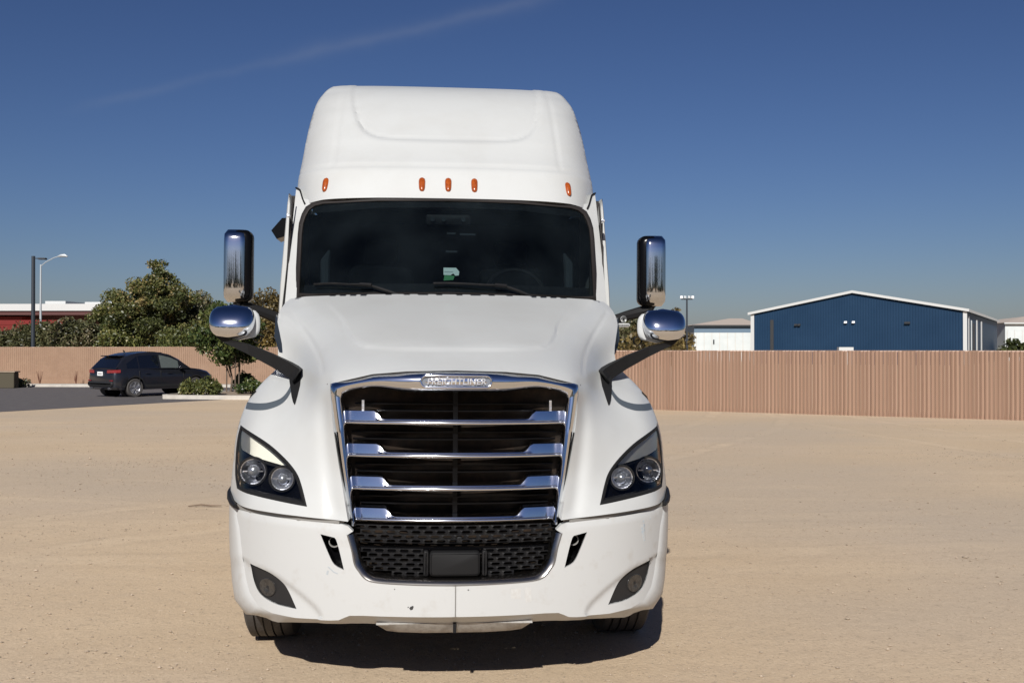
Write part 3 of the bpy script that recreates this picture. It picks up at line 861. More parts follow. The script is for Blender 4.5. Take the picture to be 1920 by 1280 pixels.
# ---- hood and fenders
g_out_side = [(.528, .93), (.555, 1.05), (.585, 1.2), (.618, 1.387), (.638, 1.55), (.640, 1.600)]
g_out_top = [(.58, 1.616), (.42, 1.654), (.25, 1.669), (0, 1.675)]
right_out = [(.53, .928), (.79, .942), (1.02, .948), (1.12, .952), (1.19, .96), (1.232, .985), (1.228, 1.10), (1.222, 1.25), (1.206, 1.37), (1.185, 1.45), (1.15, 1.52), (1.10, 1.59), (1.06, 1.635),
             (1.036, 1.675), (1.028, 1.72), (1.028, 1.76), (1.040, 1.81), (1.068, 1.88), (1.100, 1.95), (1.106, 2.0), (1.10, 2.045), (1.085, 2.085), (1.06, 2.112), (.95, 2.128), (.5, 2.146), (0, 2.150)]
left_out = mir(right_out)[::-1][1:]
grille_path = mir(g_out_side)[1:] + mir(g_out_top)[:-1] + g_out_top[::-1] + g_out_side[::-1][:-1]
hood_outline = right_out + left_out + grille_path
hl = smooth_line([(1.190, 1.348), (1.09, 1.318), (.98, 1.272), (.882, 1.210), (.812, 1.145), (.778, 1.085), (.742, .988)], 4)[:-1] + [(.742, .988), (.89, 1.002), (1.035, 1.016)] + smooth_line([(1.165, 1.024), (1.194, 1.085), (1.206, 1.19), (1.203, 1.28), (1.190, 1.348)], 3)[:-1]


def hood_rim(x, y, z):
    if z < 1.0: return (x * .985, y + .05, z + .01)
    if z > 2.09: return (x, y + .03, z - .05)
    if abs(x) < .66 and z < 1.7: return (x * .97, y + .05, z)
    if z > 1.64: return (x, max(2.05, y + .05), z)
    return (x, 1.72, z)

panel('hood', hood_outline, [hl, mir(hl)], .0135, hood_y, M['paint'], truck, rim=hood_rim, hole_rim=lambda x, y, z: (x, y + .05, z), angle=40)


# ---- bumper
crease_pts = [(1.150, .924), (1.150, .89), (1.13, .83), (1.102, .65), (1.085, .57), (1.063, .51), (1.01, .452), (.93, .43), (.80, .424), (.62, .432), (.575, .437), (.545, .452), (.52, .463), (.45, .467), (0, .468)]
b_open = [(0, .622), (.39, .632), (.445, .65), (.48, .69), (.50, .72), (.515, .79), (.535, .86), (.505, .885)]
b_top = [(.505, .880), (.53, .904), (.56, .911), (.79, .917), (1.06, .922), (1.150, .924)]
bump_outline = b_open[:-1] + b_top + crease_pts[1:] + mir(crease_pts)[::-1][1:] + mir(b_top)[::-1][1:] + mir(b_open)[::-1][1:-1]
vent = [(.670, .858), (.598, .845)] + smooth_line([(.590, .836), (.575, .790), (.549, .687)], 3)[:-1] + smooth_line([(.549, .687), (.598, .712), (.628, .764), (.670, .858)], 3)[:-1]
fog = smooth_line([(1.059, .66), (.945, .634), (.875, .597), (.838, .555), (.793, .469)], 4)[:-1] + smooth_line([(.793, .469), (.905, .479), (.992, .511), (1.034, .570), (1.059, .66)], 4)[:-1]
vent_l, fog_l = mir(vent), mir(fog)
fline = smooth_line([(1.06, .668), (.93, .645), (.80, .58), (.70, .51), (.67, .48)], 6)


def bump_y2(x, z):
    y = bumper_y(x, z)
    x = np.atleast_1d(x); z = np.atleast_1d(z)
    for s in (-1, 1):
        # sculpted pocket below the line over each fog lamp
        dd = line_dist(x * s, z, fline)
        poly = np.array(fline + [(.67, .3), (1.3, .3), (1.3, .67)])
        ins = in_poly(np.stack([x * s, z], 1), poly)
        y = y + np.where(ins, .018 * (1 - np.exp(-(dd / .015) ** 2)), 0) * np.exp(-(dd / .16) ** 2)
        y = y + .012 * np.exp(-(line_dist(x * s, z, [(.56, .905), (.8, .915), (1.1, .92)]) / .012) ** 2)
    y = y + .004 * np.exp(-(x / .006) ** 2) * (z < .62)
    return y

panel('bumper', bump_outline, [vent, vent_l, fog, fog_l], .016, bump_y2, M['bumper'], truck,
      rim=lambda x, y, z: (x, y + (.05 if z > .5 and abs(x) < .6 else .015), z), hole_rim=lambda x, y, z: (x, y + .02, z), angle=40)
# turned-under edge and flanks of the bumper
edge_out = [(1.240, .972), (1.242, .89), (1.240, .80), (1.228, .62), (1.216, .50), (1.196, .405), (1.125, .338), (.98, .360), (.83, .377), (.62, .391), (.575, .394), (.545, .397), (.52, .400), (.45, .404), (0, .411)]
for s in (-1, 1):
    rows = []; cs = []
    for (a, b_), (c, d_) in zip(zip(crease_pts[:-1], crease_pts[1:]), zip(edge_out[:-1], edge_out[1:])):
        k = max(1, int(math.dist(a, b_) / .03))
        for t in range(k): cs.append(tuple(np.array(a) + (np.array(b_) - np.array(a)) * t / k) + tuple(np.array(c) + (np.array(d_) - np.array(c)) * t / k))
    cs.append(crease_pts[-1] + edge_out[-1])
    for x, z, xo, zo in cs:
        y = float(bump_y2(np.array([x]), np.array([z]))[0])
        sd = min(1, max(0, (xo - .92) / .24)); back = .10 + .31 * sd; row = []
        for q in (0, .05, .12, .25, .42, .62, .82, 1):
            o_ = (math.sin(q * math.pi / 2) ** .85) * sd + q * (1 - sd)
            row.append((s * (x + (xo - x) * o_), y + back * (q ** 1.3 * sd + q * (1 - sd)), z + (zo - z) * o_))
        row.append((s * xo, y + back + .35 * sd, zo + .01)); rows.append(row)
    b = MB(); b.loft(rows); b.obj('bumper_end', M['bumper'], truck, True, 45)
# lower air dam with a joint in the middle
for s in (-1, 1):
    rows = []
    for x, zt, zb_ in ((.004, .425, .358), (.15, .424, .358), (.28, .422, .364), (.34, .42, .372), (.39, .42, .402)):
        rows.append([(s * x, .12, zt), (s * x, .105, zt - .008), (s * x, .155, zb_), (s * x, .165, zb_ - .004), (s * x, .28, zb_)])
    b = MB(); b.loft(rows); b.obj('air_dam', mat('air_dam_grey', (.36, .35, .33), .6, noise=(18, (.2, .18, .16), .45, .7)), truck, True)
strip('centre_joint', lambda x, z: bumper_y(x, z), [(0, .468), (0, .50), (0, .54), (0, .58), (0, .62)], .005, .004, M['gap'], truck)
box_obj('tow_eye_cover', (-.008, .008, .10, .13, .368, .42), M['black'], truck)
# chips and scuffs
strip('paint_chip', bump_y2, [(-.222, .506), (-.214, .512), (-.206, .522)], [.012, .018, .006], .001, M['chip'], truck)
strip('paint_chip', bump_y2, [(-.233, .517), (-.229, .515)], .006, .001, M['chip'], truck)
strip('paint_chip', bump_y2, [(.06, .60), (.066, .601)], .006, .001, M['chip'], truck)
strip('paint_chip', bump_y2, [(-.30, .603), (-.296, .604)], .005, .001, M['chip'], truck)
strip('scuff', bump_y2, [(-.63, .68), (-.634, .66)], .01, .001, M['mark_grey'], truck)
SCB = mat('scuff_blue', (.36, .44, .50), .6, noise=(60, (.49, .495, .485), .40, .55))
strip('scuff', bump_y2, [(1.0, .86), (1.012, .77)], [.03, .014], .0008, SCB, truck)
strip('scuff', bump_y2, [(1.0, .875), (1.06, .885)], .012, .0008, SCB, truck)
strip('scuff', bump_y2, [(-.63, .70), (-.60, .675), (-.58, .668)], .006, .001, M['mark_grey'], truck)
M['smear'] = mat('smear', (.45, .445, .43), .5, noise=(70, (.49, .495, .485), .4, .6))
strip('scuff', bump_y2, [(.30, .60), (.30, .55)], .05, .0006, M['smear'], truck)
strip('scuff', bump_y2, [(.36, .605), (.365, .53)], .03, .0006, M['smear'], truck)

# gap between hood and bumper
def gap_y(x, z): return bumper_y(x, z) + .013
for s in (-1, 1):
    ln = [(s * a, b_) for a, b_ in [(.575, .9215), (.6, .9225), (.79, .928), (1.06, .934), (1.15, .937)]]
    strip('seam_gap', gap_y, ln, .030, .004, M['gap'], truck)
    b = MB(); b.tube([(s * 1.15, .50, .947), (s * 1.185, .60, .951), (s * 1.215, .72, .958), (s * 1.238, .86, .975), (s * 1.243, 1.0, .985)], [.012, .016, .018, .02, .02], 8)
    b.obj('corner_seal', M['black'], truck, True)

# ---- lower grille
def low_y(x, z): return bumper_y(x, z) * .9 + .10
o_l = [(-.537, .862), (-.515, .79), (-.50, .72), (-.478, .685), (-.443, .648), (-.38, .632), (-.2, .625), (0, .622)]
o_l = smooth_line(o_l, 5)
i_l = smooth_line([(-.497, .868), (-.477, .80), (-.462, .74), (-.444, .705), (-.412, .673), (-.36, .662), (-.2, .657), (0, .655)], 5)
fo = o_l + [(-x, z) for x, z in o_l[::-1][1:]]; fi = i_l + [(-x, z) for x, z in i_l[::-1][1:]]
rows = []
for (xo, zo), (xi, zi) in zip(fo, fi):
    row = []
    for t, dy in ((-.02, .03), (0, -.004), (.2, -.012), (.6, -.004), (.92, .02), (1, .045), (1.0, .11)):
        x = xo + (xi - xo) * t; z = zo + (zi - zo) * t; row.append((x, float(bumper_y(x, z)[0]) + dy, z))
    rows.append(row)
b = MB(); b.loft(rows); b.obj('lower_grille_surround', M['chrome_dull'], truck, True, 50)


def mesh_plate(name, region, par, skip=None, p=.062, q=.0225, y0=.075):
    b = MB(); region = np.array(region)
    z0, z1 = region[:, 1].min(), region[:, 1].max(); x0, x1 = region[:, 0].min(), region[:, 0].max()
    r = 0; z = z0 + q / 2
    while z < z1:
        x = x0 + (p / 2 if r % 2 else 0)
        while x < x1 + p:
            if in_poly(np.array([[x, z]]), region)[0]:
                def pt(a, c, d): 
                    return (x + a, float(bumper_y(x + a, z)[0]) + y0 + d, z + c)
                O = [(-p / 2, -q / 2), (0, -q / 2), (p / 2, -q / 2), (p / 2, q / 2), (0, q / 2), (-p / 2, q / 2)]
                I = [(-p * .26, -q * .33), (0, -q * .33), (p * .26, -q * .33), (p * .38, 0), (p * .26, q * .33), (0, q * .33), (-p * .26, q * .33), (-p * .38, 0)]
                O = [(-p / 2, -q / 2), (0, -q / 2), (p / 2, -q / 2), (p / 2, 0), (p / 2, q / 2), (0, q / 2), (-p / 2, q / 2), (-p / 2, 0)]
                V = [pt(a, c, 0) for a, c in O] + [pt(a, c, -.004) for a, c in I] + [pt(a, c, .014) for a, c in I]
                F = []
                for k in range(8):
                    k2 = (k + 1) % 8
                    F += [(k, k2, k2 + 8, k + 8), (k + 8, k2 + 8, k2 + 16, k + 16)]
                b.add(V, F)
            x += p
        z += q; r += 1
    return b.obj(name, M['black'], par)

mesh_plate('grille_mesh', [(-.50, .815), (.50, .815), (.505, .905), (-.505, .905)], truck)
mesh_plate('grille_mesh', [(-.47, .79), (-.455, .72), (-.41, .672), (-.14, .655), (-.14, .79)], truck)
mesh_plate('grille_mesh', [(.47, .79), (.455, .72), (.41, .672), (.14, .655), (.14, .79)], truck)
b = MB(); rows = []
for x in np.linspace(-.48, .48, 17):
    y = float(bumper_y(x, .8)[0]); rows.append([(x, y + .12, .795), (x, y + .085, .795), (x, y + .075, .788), (x, y + .085, .765 + 0), (x, y + .12, .76)])
b.loft(rows); b.obj('grille_crossbar', M['black_gloss'], truck, True)
b = MB(); b.bevbox(-.128, .122, .035, .12, .662, .782, .012); rb = b.obj('radar_cover', M['dark'], truck, True, 40)
strip('cover_edge', lambda x, z: np.atleast_1d(np.asarray(x, float)) * 0 + .036, [(-.118, .772), (.112, .772), (.112, .672), (-.118, .672)], .004, .002, M['black_gloss'], rb, closed=True)
for s in (-1, 1):
    b = MB(); b.bevbox(s * .145 - .013, s * .145 + .013, .055, .10, .66, .785, .006); b.obj('cover_bracket', M['black'], truck, True)
box_obj('intake_back', (-.56, .56, .235, .26, .60, .93), M['radiator'], truck)
b = MB(); b.bevbox(.005, .035, .085, .12, .815, .85, .006); b.obj('camera_block', M['dark'], truck)

# ---- main grille
def grl_y(x, z): return .07 + .32 * np.atleast_1d(np.asarray(x, float)) ** 2 + .06 * (np.atleast_1d(np.asarray(z, float)) - .93)
# outer and inner loops of the chrome shell, open at the bottom, matched by arc parameter
lo = smooth_line([(-.524, .90), (-.552, 1.05), (-.582, 1.2), (-.614, 1.387), (-.634, 1.52), (-.640, 1.585)], 4)[:-1] + smooth_line([(-.638, 1.603), (-.58, 1.620), (-.42, 1.656), (-.25, 1.672), (0, 1.678)], 6)
li = smooth_line([(-.490, .90), (-.510, 1.05), (-.532, 1.2), (-.552, 1.387), (-.566, 1.50), (-.570, 1.535)], 4)[:-1] + smooth_line([(-.566, 1.549), (-.505, 1.572), (-.395, 1.583), (-.24, 1.566), (0, 1.565)], 6)
lo += [(-x, z) for x, z in lo[::-1][1:]]; li += [(-x, z) for x, z in li[::-1][1:]]
rows = []
for (xo, zo), (xi, zi) in zip(lo, li):
    row = []
    for t, dy in ((0, .10), (.0, .035), (.05, .008), (.16, -.012), (.34, -.026), (.55, -.03), (.78, -.018), (.93, .0), (1, .025), (1.0, .17)):
        x = xo + (xi - xo) * t; z = zo + (zi - zo) * t; base = float(grl_y(x, z)[0])
        row.append((x, base + dy, z))
    rows.append(row)
b = MB(); b.loft(rows); shell = b.obj('grille_surround', M['chrome'], truck, True, 60)
# dark reflection on the shell's lower sides, put in as black strips
for s in (-1, 1):
    rows = []
    for x, z in ((.527, .92), (.556, 1.05), (.586, 1.2), (.612, 1.36)):
        wv = .03 * (1.40 - z) / .48 + .002
        rows.append([(s * (x + .008), float(grl_y(x, z)[0]) + .06, z), (s * x, float(grl_y(x, z)[0]) - .003, z), (s * (x - wv), float(grl_y(x, z)[0]) - .029, z), (s * (x - wv - .004), float(grl_y(x, z)[0]) - .02, z)])
    b = MB(); b.loft(rows); b.obj('grille_side_reflection', M['black_gloss'], truck, True)
# bars
M['bar_chrome'] = mat('bar_chrome', (.72, .74, .78), .13, 1)
def half_w(z): return float(np.interp(z, [.9, 1.2, 1.387, 1.55], [.492, .533, .553, .571]))
for k, zb_ in enumerate((1.400, 1.234, 1.070, .914)):
    hw = half_w(zb_ + .03) + .004; rows = []
    for x in np.linspace(-hw, hw, 61):
        ax = abs(x); t = min(1, max(0, (ax - (hw - .195)) / .045)); t = t * t * (3 - 2 * t)
        h = .026 + .040 * t
        y = float(grl_y(x, zb_)[0]) + .045
        rows.append([(x, y + .10, zb_ + h + .006), (x, y + .008 + .002 * t, zb_ + h), (x, y + .003 + .001 * t, zb_ + h * .6 + .002), *[(x, y + .003 - .010 * math.cos(R(a_)), zb_ + .009 + .010 * math.sin(R(a_))) for a_ in (75, 55, 35, 15, -5, -30, -60, -85)], (x, y + .06, zb_ - .004)])
    b = MB(); b.loft(rows); b.obj('grille_bar', M['bar_chrome'], truck, True, 50)
# dark inner slats and radiator
for zc in (1.50, 1.465, 1.355, 1.32, 1.19, 1.155, 1.03, .995):
    hw = half_w(zc) - .02; rows = []
    for x in np.linspace(-hw, hw, 13):
        y = float(grl_y(x, zc)[0]) + .14
        rows.append([(x, y + .05, zc + .006), (x, y, zc + .003), (x, y, zc - .004), (x, y + .05, zc - .003)])
    b = MB(); b.loft(rows); b.obj('inner_slat', M['black_gloss'], truck, True)
for x in (0,):
    box_obj('inner_strut', (x - .012, x + .012, .22, .26, .93, 1.56), M['black_gloss'], truck)
box_obj('radiator_face', (-.66, .66, .33, .36, .9, 1.60), M['radiator'], truck)
for x in (-.47, .49):
    b = MB(); b.box(x - .006, x + .006, .24, .25, 1.46, 1.52); b.obj('latch', M['bowl'], truck)
# badge with the maker's lettering
ring = []
for k in range(40):
    a = 2 * math.pi * k / 40; ca, sa = math.cos(a), math.sin(a)
    ring.append((math.copysign(.145, ca) * (1 if abs(ca) > .02 else 0) + .032 * ca, 1.620 + .030 * sa))
by = lambda x, z: grl_y(x, z) - .030
strip('badge_rim', by, ring, .012, .008, M['chrome'], shell, closed=True)
V = [(x, float(by(x, z)[0]) - .001, z) for x, z in ring]
mobj('badge_plate', V, [tuple(range(len(V)))], mat('badge_field', (.16, .17, .19), .35, .7), shell)
tcu = bpy.data.curves.new('badge_lettering', 'FONT'); tcu.body = 'FREIGHTLINER'; tcu.size = .043; tcu.extrude = .004
tcu.align_x = 'CENTER'; tcu.align_y = 'CENTER'; tcu.shear = .12; tcu.space_character = 1.08; tcu.offset = .0008
to = bpy.data.objects.new('badge_lettering', tcu); COL.objects.link(to); to.parent = shell
to.location = (0, float(by(0, 1.62)[0]) - .003, 1.619); to.rotation_euler = (R(90), 0, 0); to.scale = (.98, 1, 1)
tme = bpy.data.meshes.new_from_object(to); bpy.data.objects.remove(to); tme.materials.append(mat('badge_letters', (.50, .51, .54), .4, .7))
to = bpy.data.objects.new('badge_lettering', tme); COL.objects.link(to); to.parent = shell
to.location = (0, float(by(0, 1.62)[0]) - .003, 1.619); to.rotation_euler = (R(90), 0, 0); to.scale = (.98, 1, 1)


# ---- headlights
for s in (-1, 1):
    P = [(s * x, z) for x, z in hl]
    root = bpy.data.objects.new('headlight', None); COL.objects.link(root); root.parent = truck
    Lp = [np.array(q) for q in resample(P, .025)]; n_ = len(Lp); rows = []
    for i in range(n_):
        t_ = Lp[(i + 1) % n_] - Lp[i - 1]; t_ /= np.linalg.norm(t_); nn = np.array([-t_[1], t_[0]])
        if not in_poly(np.array([Lp[i] + nn * .01]), P)[0]: nn = -nn
        row = []
        for wd_, dy in ((-.002, .004), (0, -.001), (.007, -.004), (.015, -.001), (.021, .010), (.022, .04)):
            q = Lp[i] + nn * wd_; row.append((q[0], float(hood_base(q[0], q[1])[0]) + dy, q[1]))
        rows.append(row)
    rows.append(rows[0]); b = MB(); b.loft(rows); b.obj('headlight_bezel', M['dark'], root, True, 50)
    hy = lambda x, z: hood_base(x, z) + .12
    panel('housing', P, [], .03, hy, M['black_gloss'], root)
    drl = [(s * x, z) for x, z in smooth_line([(1.178, 1.322), (1.10, 1.304), (1.01, 1.266), (.935, 1.216), (.862, 1.150)], 4) + smooth_line([(.90, 1.163), (1.04, 1.190), (1.13, 1.214), (1.158, 1.222), (1.172, 1.245)], 3)]
    panel('daytime_running_lamp', drl, [], .02, lambda x, z: hood_base(x, z) * .84 + .15, M['cream'], root, rim=lambda x, y, z: (x, y + .03, z))
    strip('inner_trim', lambda x, z: hood_base(x, z) * .84 + .15, [(s * x, z) for x, z in [(.86, 1.145), (1.04, 1.176), (1.13, 1.198), (1.185, 1.212)]], .012, .01, M['black'], root)
    for cx, cz, rr in ((1.067, 1.125, .067), (.892, 1.104, .058)):
        cy = float(hood_base(s * cx, cz)[0]) + .045
        lamp = bpy.data.objects.new('lamp_reflector', mesh_data('lamp_reflector', *(lambda q: (q.V, q.F))((lambda q: (q.lathe([(rr, -.012), (rr, 0), (rr * .93, 0), (rr * .85, .02), (rr * .6, .045), (rr * .3, .056), (.001, .058)], 28, 'y', (s * cx, cy, cz)), q)[1])(MB())), M['bowl'], True, 40))
        COL.objects.link(lamp); lamp.parent = root
        b = MB(); b.lathe([(rr * .52, .02), (rr * .50, .0), (rr * .36, -.012), (rr * .15, -.018), (.001, -.019)], 24, 'y', (s * cx, cy + .01, cz - (.0 if rr > .06 else .004)))
        b.obj('projector_lens', mat('lens_dark', (.42, .44, .48), .2, .7), root, True, 60)
        b = MB(); b.box(s * cx - rr * .8, s * cx + rr * .8, cy + .0, cy + .006, cz - .003, cz + .003)
        b.obj('lamp_divider', M['bowl'], root)
        ring2 = [(s * cx + (rr + .006) * math.cos(a), cz + (rr + .006) * math.sin(a)) for a in np.linspace(0, 2 * math.pi, 33)[:-1]]
        strip('lamp_ring', lambda x, z, c=cy: np.atleast_1d(np.asarray(x, float)) * 0 + c, ring2, .012, .016, M['dark'], root, closed=True)
    panel('lens_cover', P, [], .03, lambda x, z: hood_base(x, z) + .006, M['lens'], root)

# fog lamps and vents
M['fogbowl'] = mat('fog_bowl', (.10, .098, .095), .25, .7, noise=(50, (.06, .055, .055), .45, .65))
for s in (-1, 1):
    P = [(s * x, z) for x, z in fog]
    fo_r = bpy.data.objects.new('fog_lamp', None); COL.objects.link(fo_r); fo_r.parent = truck
    panel('fog_bezel', P, [], .025, lambda x, z: bumper_y(x, z) + .030, mat('fog_grey', (.022, .021, .021), .55, spec=.15), fo_r, rim=lambda x, y, z: (x, y - .012, z))
    cx, cz = s * .957, .553; cir = [(cx + .044 * math.cos(a), cz + .044 * math.sin(a)) for a in np.linspace(0, 2 * math.pi, 29)[:-1]]
    strip('fog_ring', lambda x, z: bumper_y(x, z) + .030, cir, .008, .007, M['fogbowl'], fo_r, closed=True)
    panel('fog_reflector', cir, [], .012, lambda x, z: bumper_y(x, z) + .020 + .012 * np.exp(-((np.asarray(x) - cx) ** 2 + (np.asarray(z) - cz) ** 2) / .0006), M['fogbowl'], fo_r)
    panel('vent_duct', [(s * x, z) for x, z in vent], [], .03, lambda x, z: bumper_y(x, z) + .12, M['black_gloss'], truck, rim=lambda x, y, z: (x, y - .105, z))
    b = MB(); cy = .17
    ring3 = [(s * .604 + .026 * math.cos(a), .812 + .026 * math.sin(a)) for a in np.linspace(0, 2 * math.pi, 25)[:-1]]
    strip('vent_ring', lambda x, z: np.atleast_1d(np.asarray(x, float)) * 0 + .19, ring3, .007, .01, M['gap'], truck, closed=True)

# fender groove (rubber lip) and dark flank slot
for s in (-1, 1):
    ln = [(s * x, z) for x, z in smooth_line([(.905, 1.61), (.91, 1.545), (.945, 1.492), (1.02, 1.462), (1.10, 1.453), (1.178, 1.452)], 5)]
    n_ = len(ln)
    strip('fender_groove', hood_y, ln, [.012 + .024 * math.sin(min(1, i / n_ * 1.4) * 1.57) for i in range(n_)], .003, mat('groove_slate', (.07, .085, .10), .5), truck)
    b = MB(); b.tube([(s * 1.13, 1.03, 1.535), (s * 1.155, 1.04, 1.505), (s * 1.172, 1.04, 1.475)], [.003, .008, .003], 6); b.obj('fender_slot', M['dark'], truck)
    V = [(s * x, y, z) for x, y, z in [(1.135, 1.86, 2.0), (1.075, 1.75, 1.90), (1.035, 1.70, 1.81), (1.045, 1.68, 1.745), (1.095, 1.74, 1.755), (1.142, 1.84, 1.86)]]
    V2 = [(x, y + .15, z) for x, y, z in V]
    mobj('cowl_trim', V + V2, [tuple(range(6))] + [(i, (i + 1) % 6, (i + 1) % 6 + 6, i + 6) for i in range(6)], mat('cowl_navy', (.02, .026, .035), .3), truck)


# ---- cab, windshield, roof
def ws_y(x, z):
    x = np.atleast_1d(np.asarray(x, float)); z = np.atleast_1d(np.asarray(z, float))
    return 1.965 + .60 * (z - 2.13) + .30 * np.abs(x / 1.08) ** 2.6
f_out = [(-1.062, 2.115), (-1.072, 2.35), (-1.080, 2.60), (-1.078, 2.69), (-1.062, 2.76), (-1.035, 2.815), (-.99, 2.842), (-.92, 2.853), (-.5, 2.858), (0, 2.858)]
f_in = [(-1.028, 2.165), (-1.035, 2.35), (-1.043, 2.60), (-1.040, 2.68), (-1.026, 2.735), (-1.00, 2.785), (-.96, 2.812), (-.90, 2.824), (-.5, 2.832), (0, 2.835)]
fo2 = f_out + mir(f_out)[::-1][1:]; fi2 = f_in + mir(f_in)[::-1][1:]
cab_r = [(1.02, 2.875), (1.055, 2.885), (1.085, 2.945), (1.10, 2.975), (1.128, 2.980), (1.131, 2.8), (1.135, 2.5), (1.137, 2.02)]
cab_out = mir(cab_r)[::-1] + cab_r
hole = [(x * .992, z if z > 2.2 else 2.13) for x, z in fo2]
panel('cab', cab_out, [hole], .05, lambda x, z: ws_y(x, z) + .03, M['paint'], truck, rim=lambda x, y, z: (x, 3.55 if abs(x) > 1.1 else y + .1, z))
rows = []
fr_o = resample(fo2 + [(1.05, 2.112), (.5, 2.135), (-.5, 2.135), (-1.05, 2.112)], .06); 
# frame as a ring from outer to inner loop, built edge to edge
bo = [(1.0, 2.085), (.5, 2.105), (0, 2.110), (-.5, 2.105), (-1.0, 2.085)]; bi = [(.97, 2.160), (.5, 2.165), (0, 2.168), (-.5, 2.165), (-.97, 2.160)]
LO, LI = fo2 + bo, fi2 + bi
for (xo, zo), (xi, zi) in zip(LO, LI):
    row = []
    for t, dy in ((-.05, .035), (0, -.004), (.15, -.016), (.5, -.018), (.85, -.010), (1, .004), (1.0, .02)):
        x = xo + (xi - xo) * t; z = zo + (zi - zo) * t; row.append((x, float(ws_y(x, z)[0]) + dy + .09 * min(1, max(0, (2.155 - z) / .04)), z))
    rows.append(row)
rows.append(rows[0])
b = MB(); b.loft(rows); b.obj('windshield_frame', M['rubber'], truck, True, 50)
gl_out = fi2 + bi
panel('windshield', gl_out, [], .07, lambda x, z: ws_y(x, z) + .003, M['glass'], truck)
# printed black band at the top of the glass and cowl tray under the wipers
strip('shade_band', lambda x, z: ws_y(x, z) + .008, [(-.98, 2.79), (-.5, 2.815), (0, 2.82), (.5, 2.815), (.98, 2.79)], .06, .001, M['black'], truck)
strip('cowl_tray', lambda x, z: ws_y(x, z) + .022, [(-1.0, 2.172), (-.5, 2.175), (0, 2.178), (.5, 2.175), (1.0, 2.172)], .10, .002, M['black'], truck)

def dense(pts): q = np.array(smooth_line(pts, 12)); return q[:, 0], q[:, 1]
def lift(z): return z + .045 * min(1, max(0, (z - 3.14) / .18)) + .032 * max(0, z - 3.32) / .7
RZ, RY = dense([(2.80, 2.385), (2.86, 2.415), (3.0, 2.485), (3.08, 2.53), (3.12, 2.565), (3.2, 2.68), (3.3, 2.81), (3.45, 2.98), (3.6, 3.16), (3.75, 3.38), (3.86, 3.60), (3.94, 3.84), (3.985, 4.06), (4.02, 4.35), (4.06, 4.9)])
WZ, WW = dense([(2.80, 1.14), (2.95, 1.138), (3.12, 1.128), (3.26, 1.116), (3.42, 1.106), (3.58, 1.091), (3.70, 1.070), (3.80, 1.038), (3.88, .99), (3.95, .91), (3.99, .82), (4.03, .74)])
RZ = np.array([lift(q) for q in RZ]); WZ = np.array([lift(q) for q in WZ])
def roof_base(x, z):
    x = np.atleast_1d(np.asarray(x, float)); z = np.atleast_1d(np.asarray(z, float))
    rho = np.abs(x) / np.interp(z, WZ, WW)
    A = np.interp(z, [2.8, 3.1, 3.4, 3.7, 3.9, 4.0], [.53, .48, .42, .34, .22, .08])
    return np.interp(z, RZ, RY) + A * (.22 * rho ** 2 + .78 * np.clip(rho, 0, 1.2) ** 7)
inset = smooth_line([(-.765, 3.93), (-.745, 3.75), (-.715, 3.60), (-.66, 3.45), (-.585, 3.375), (-.47, 3.338), (-.2, 3.326), (0, 3.323), (.2, 3.326), (.47, 3.338), (.585, 3.375), (.66, 3.45), (.715, 3.60), (.745, 3.75), (.765, 3.93)], 5)
inset = [(x, lift(z)) for x, z in inset]


def roof_y(x, z):
    x = np.atleast_1d(np.asarray(x, float)); z = np.atleast_1d(np.asarray(z, float)); y = roof_base(x, z)
    ins = in_poly(np.stack([x, z], 1), np.array(inset + [(.765, 4.4), (-.765, 4.4)]))
    dd = line_dist(x, z, inset) * np.where(ins, 1, -1)
    y = y + .03 / (1 + np.exp(-dd / .010)) + .02 * np.exp(-(dd / .014) ** 2)
    y = y + .018 * np.exp(-((z - 3.118) / .014) ** 2)
    y = y + .010 * np.exp(-((np.abs(x) - .84) / .012) ** 2) * (z > 3.13)
    return y
r_half = [(0, 2.862), (.5, 2.862), (.9, 2.858), (1.0, 2.848), (1.045, 2.835), (1.06, 2.87), (1.085, 2.93), (1.10, 2.965), (1.137, 2.985)] + smooth_line([(1.130, 3.10), (1.120, 3.25), (1.108, 3.40), (1.093, 3.56), (1.070, 3.70), (1.038, 3.80), (.985, 3.89), (.91, 3.955), (.82, 3.99), (.70, 4.003), (.4, 4.012), (0, 4.016)], 4)
r_half = [(x, lift(z)) for x, z in r_half]
roof_out = r_half + mir(r_half)[::-1][1:-1]
panel('roof_fairing', roof_out, [], .022, roof_y, M['paint'], truck, rim=lambda x, y, z: (x * 1.0, y + .12, z) if z < 2.975 else (x, 6.3, z), angle=40)
for s in (-1, 1):
    pth = smooth_line([(1.046, 2.842), (1.064, 2.876), (1.086, 2.934), (1.099, 2.962), (1.130, 2.980)], 5)
    b = MB(); b.tube([(s * x, min(float(roof_base(x, z)[0]), float(ws_y(x, z)[0]) + .03) - .012, z) for x, z in pth], .0065, 6); b.obj('roof_seam', M['black'], truck, True)
# marker lamps
for x, z, tilt in ((-.889, 2.972, .10), (-.189, 2.967, 0), (0, 2.967, 0), (.189, 2.967, 0), (.889, 2.972, -.10)):
    cy = float(roof_base(x, z)[0]); rows = []
    for t in np.linspace(-1, 1, 13):
        hw = .026 * (1 - abs(t) ** 4) ** .6 * (1.0 - .18 * (-t + 1) / 2) + .001; zz = z + t * .058; xx = x + tilt * t * .058
        y0_ = float(roof_base(xx, zz)[0]); dp = .026 * (1 - abs(t) ** 3) ** .5
        rows.append([(xx + hw * math.cos(a), y0_ + .004 - dp * math.sin(a), zz) for a in np.linspace(0, math.pi, 9)])
    b = MB(); b.loft(rows); mk = b.obj('marker_lamp', M['amber'], truck, True, 60)
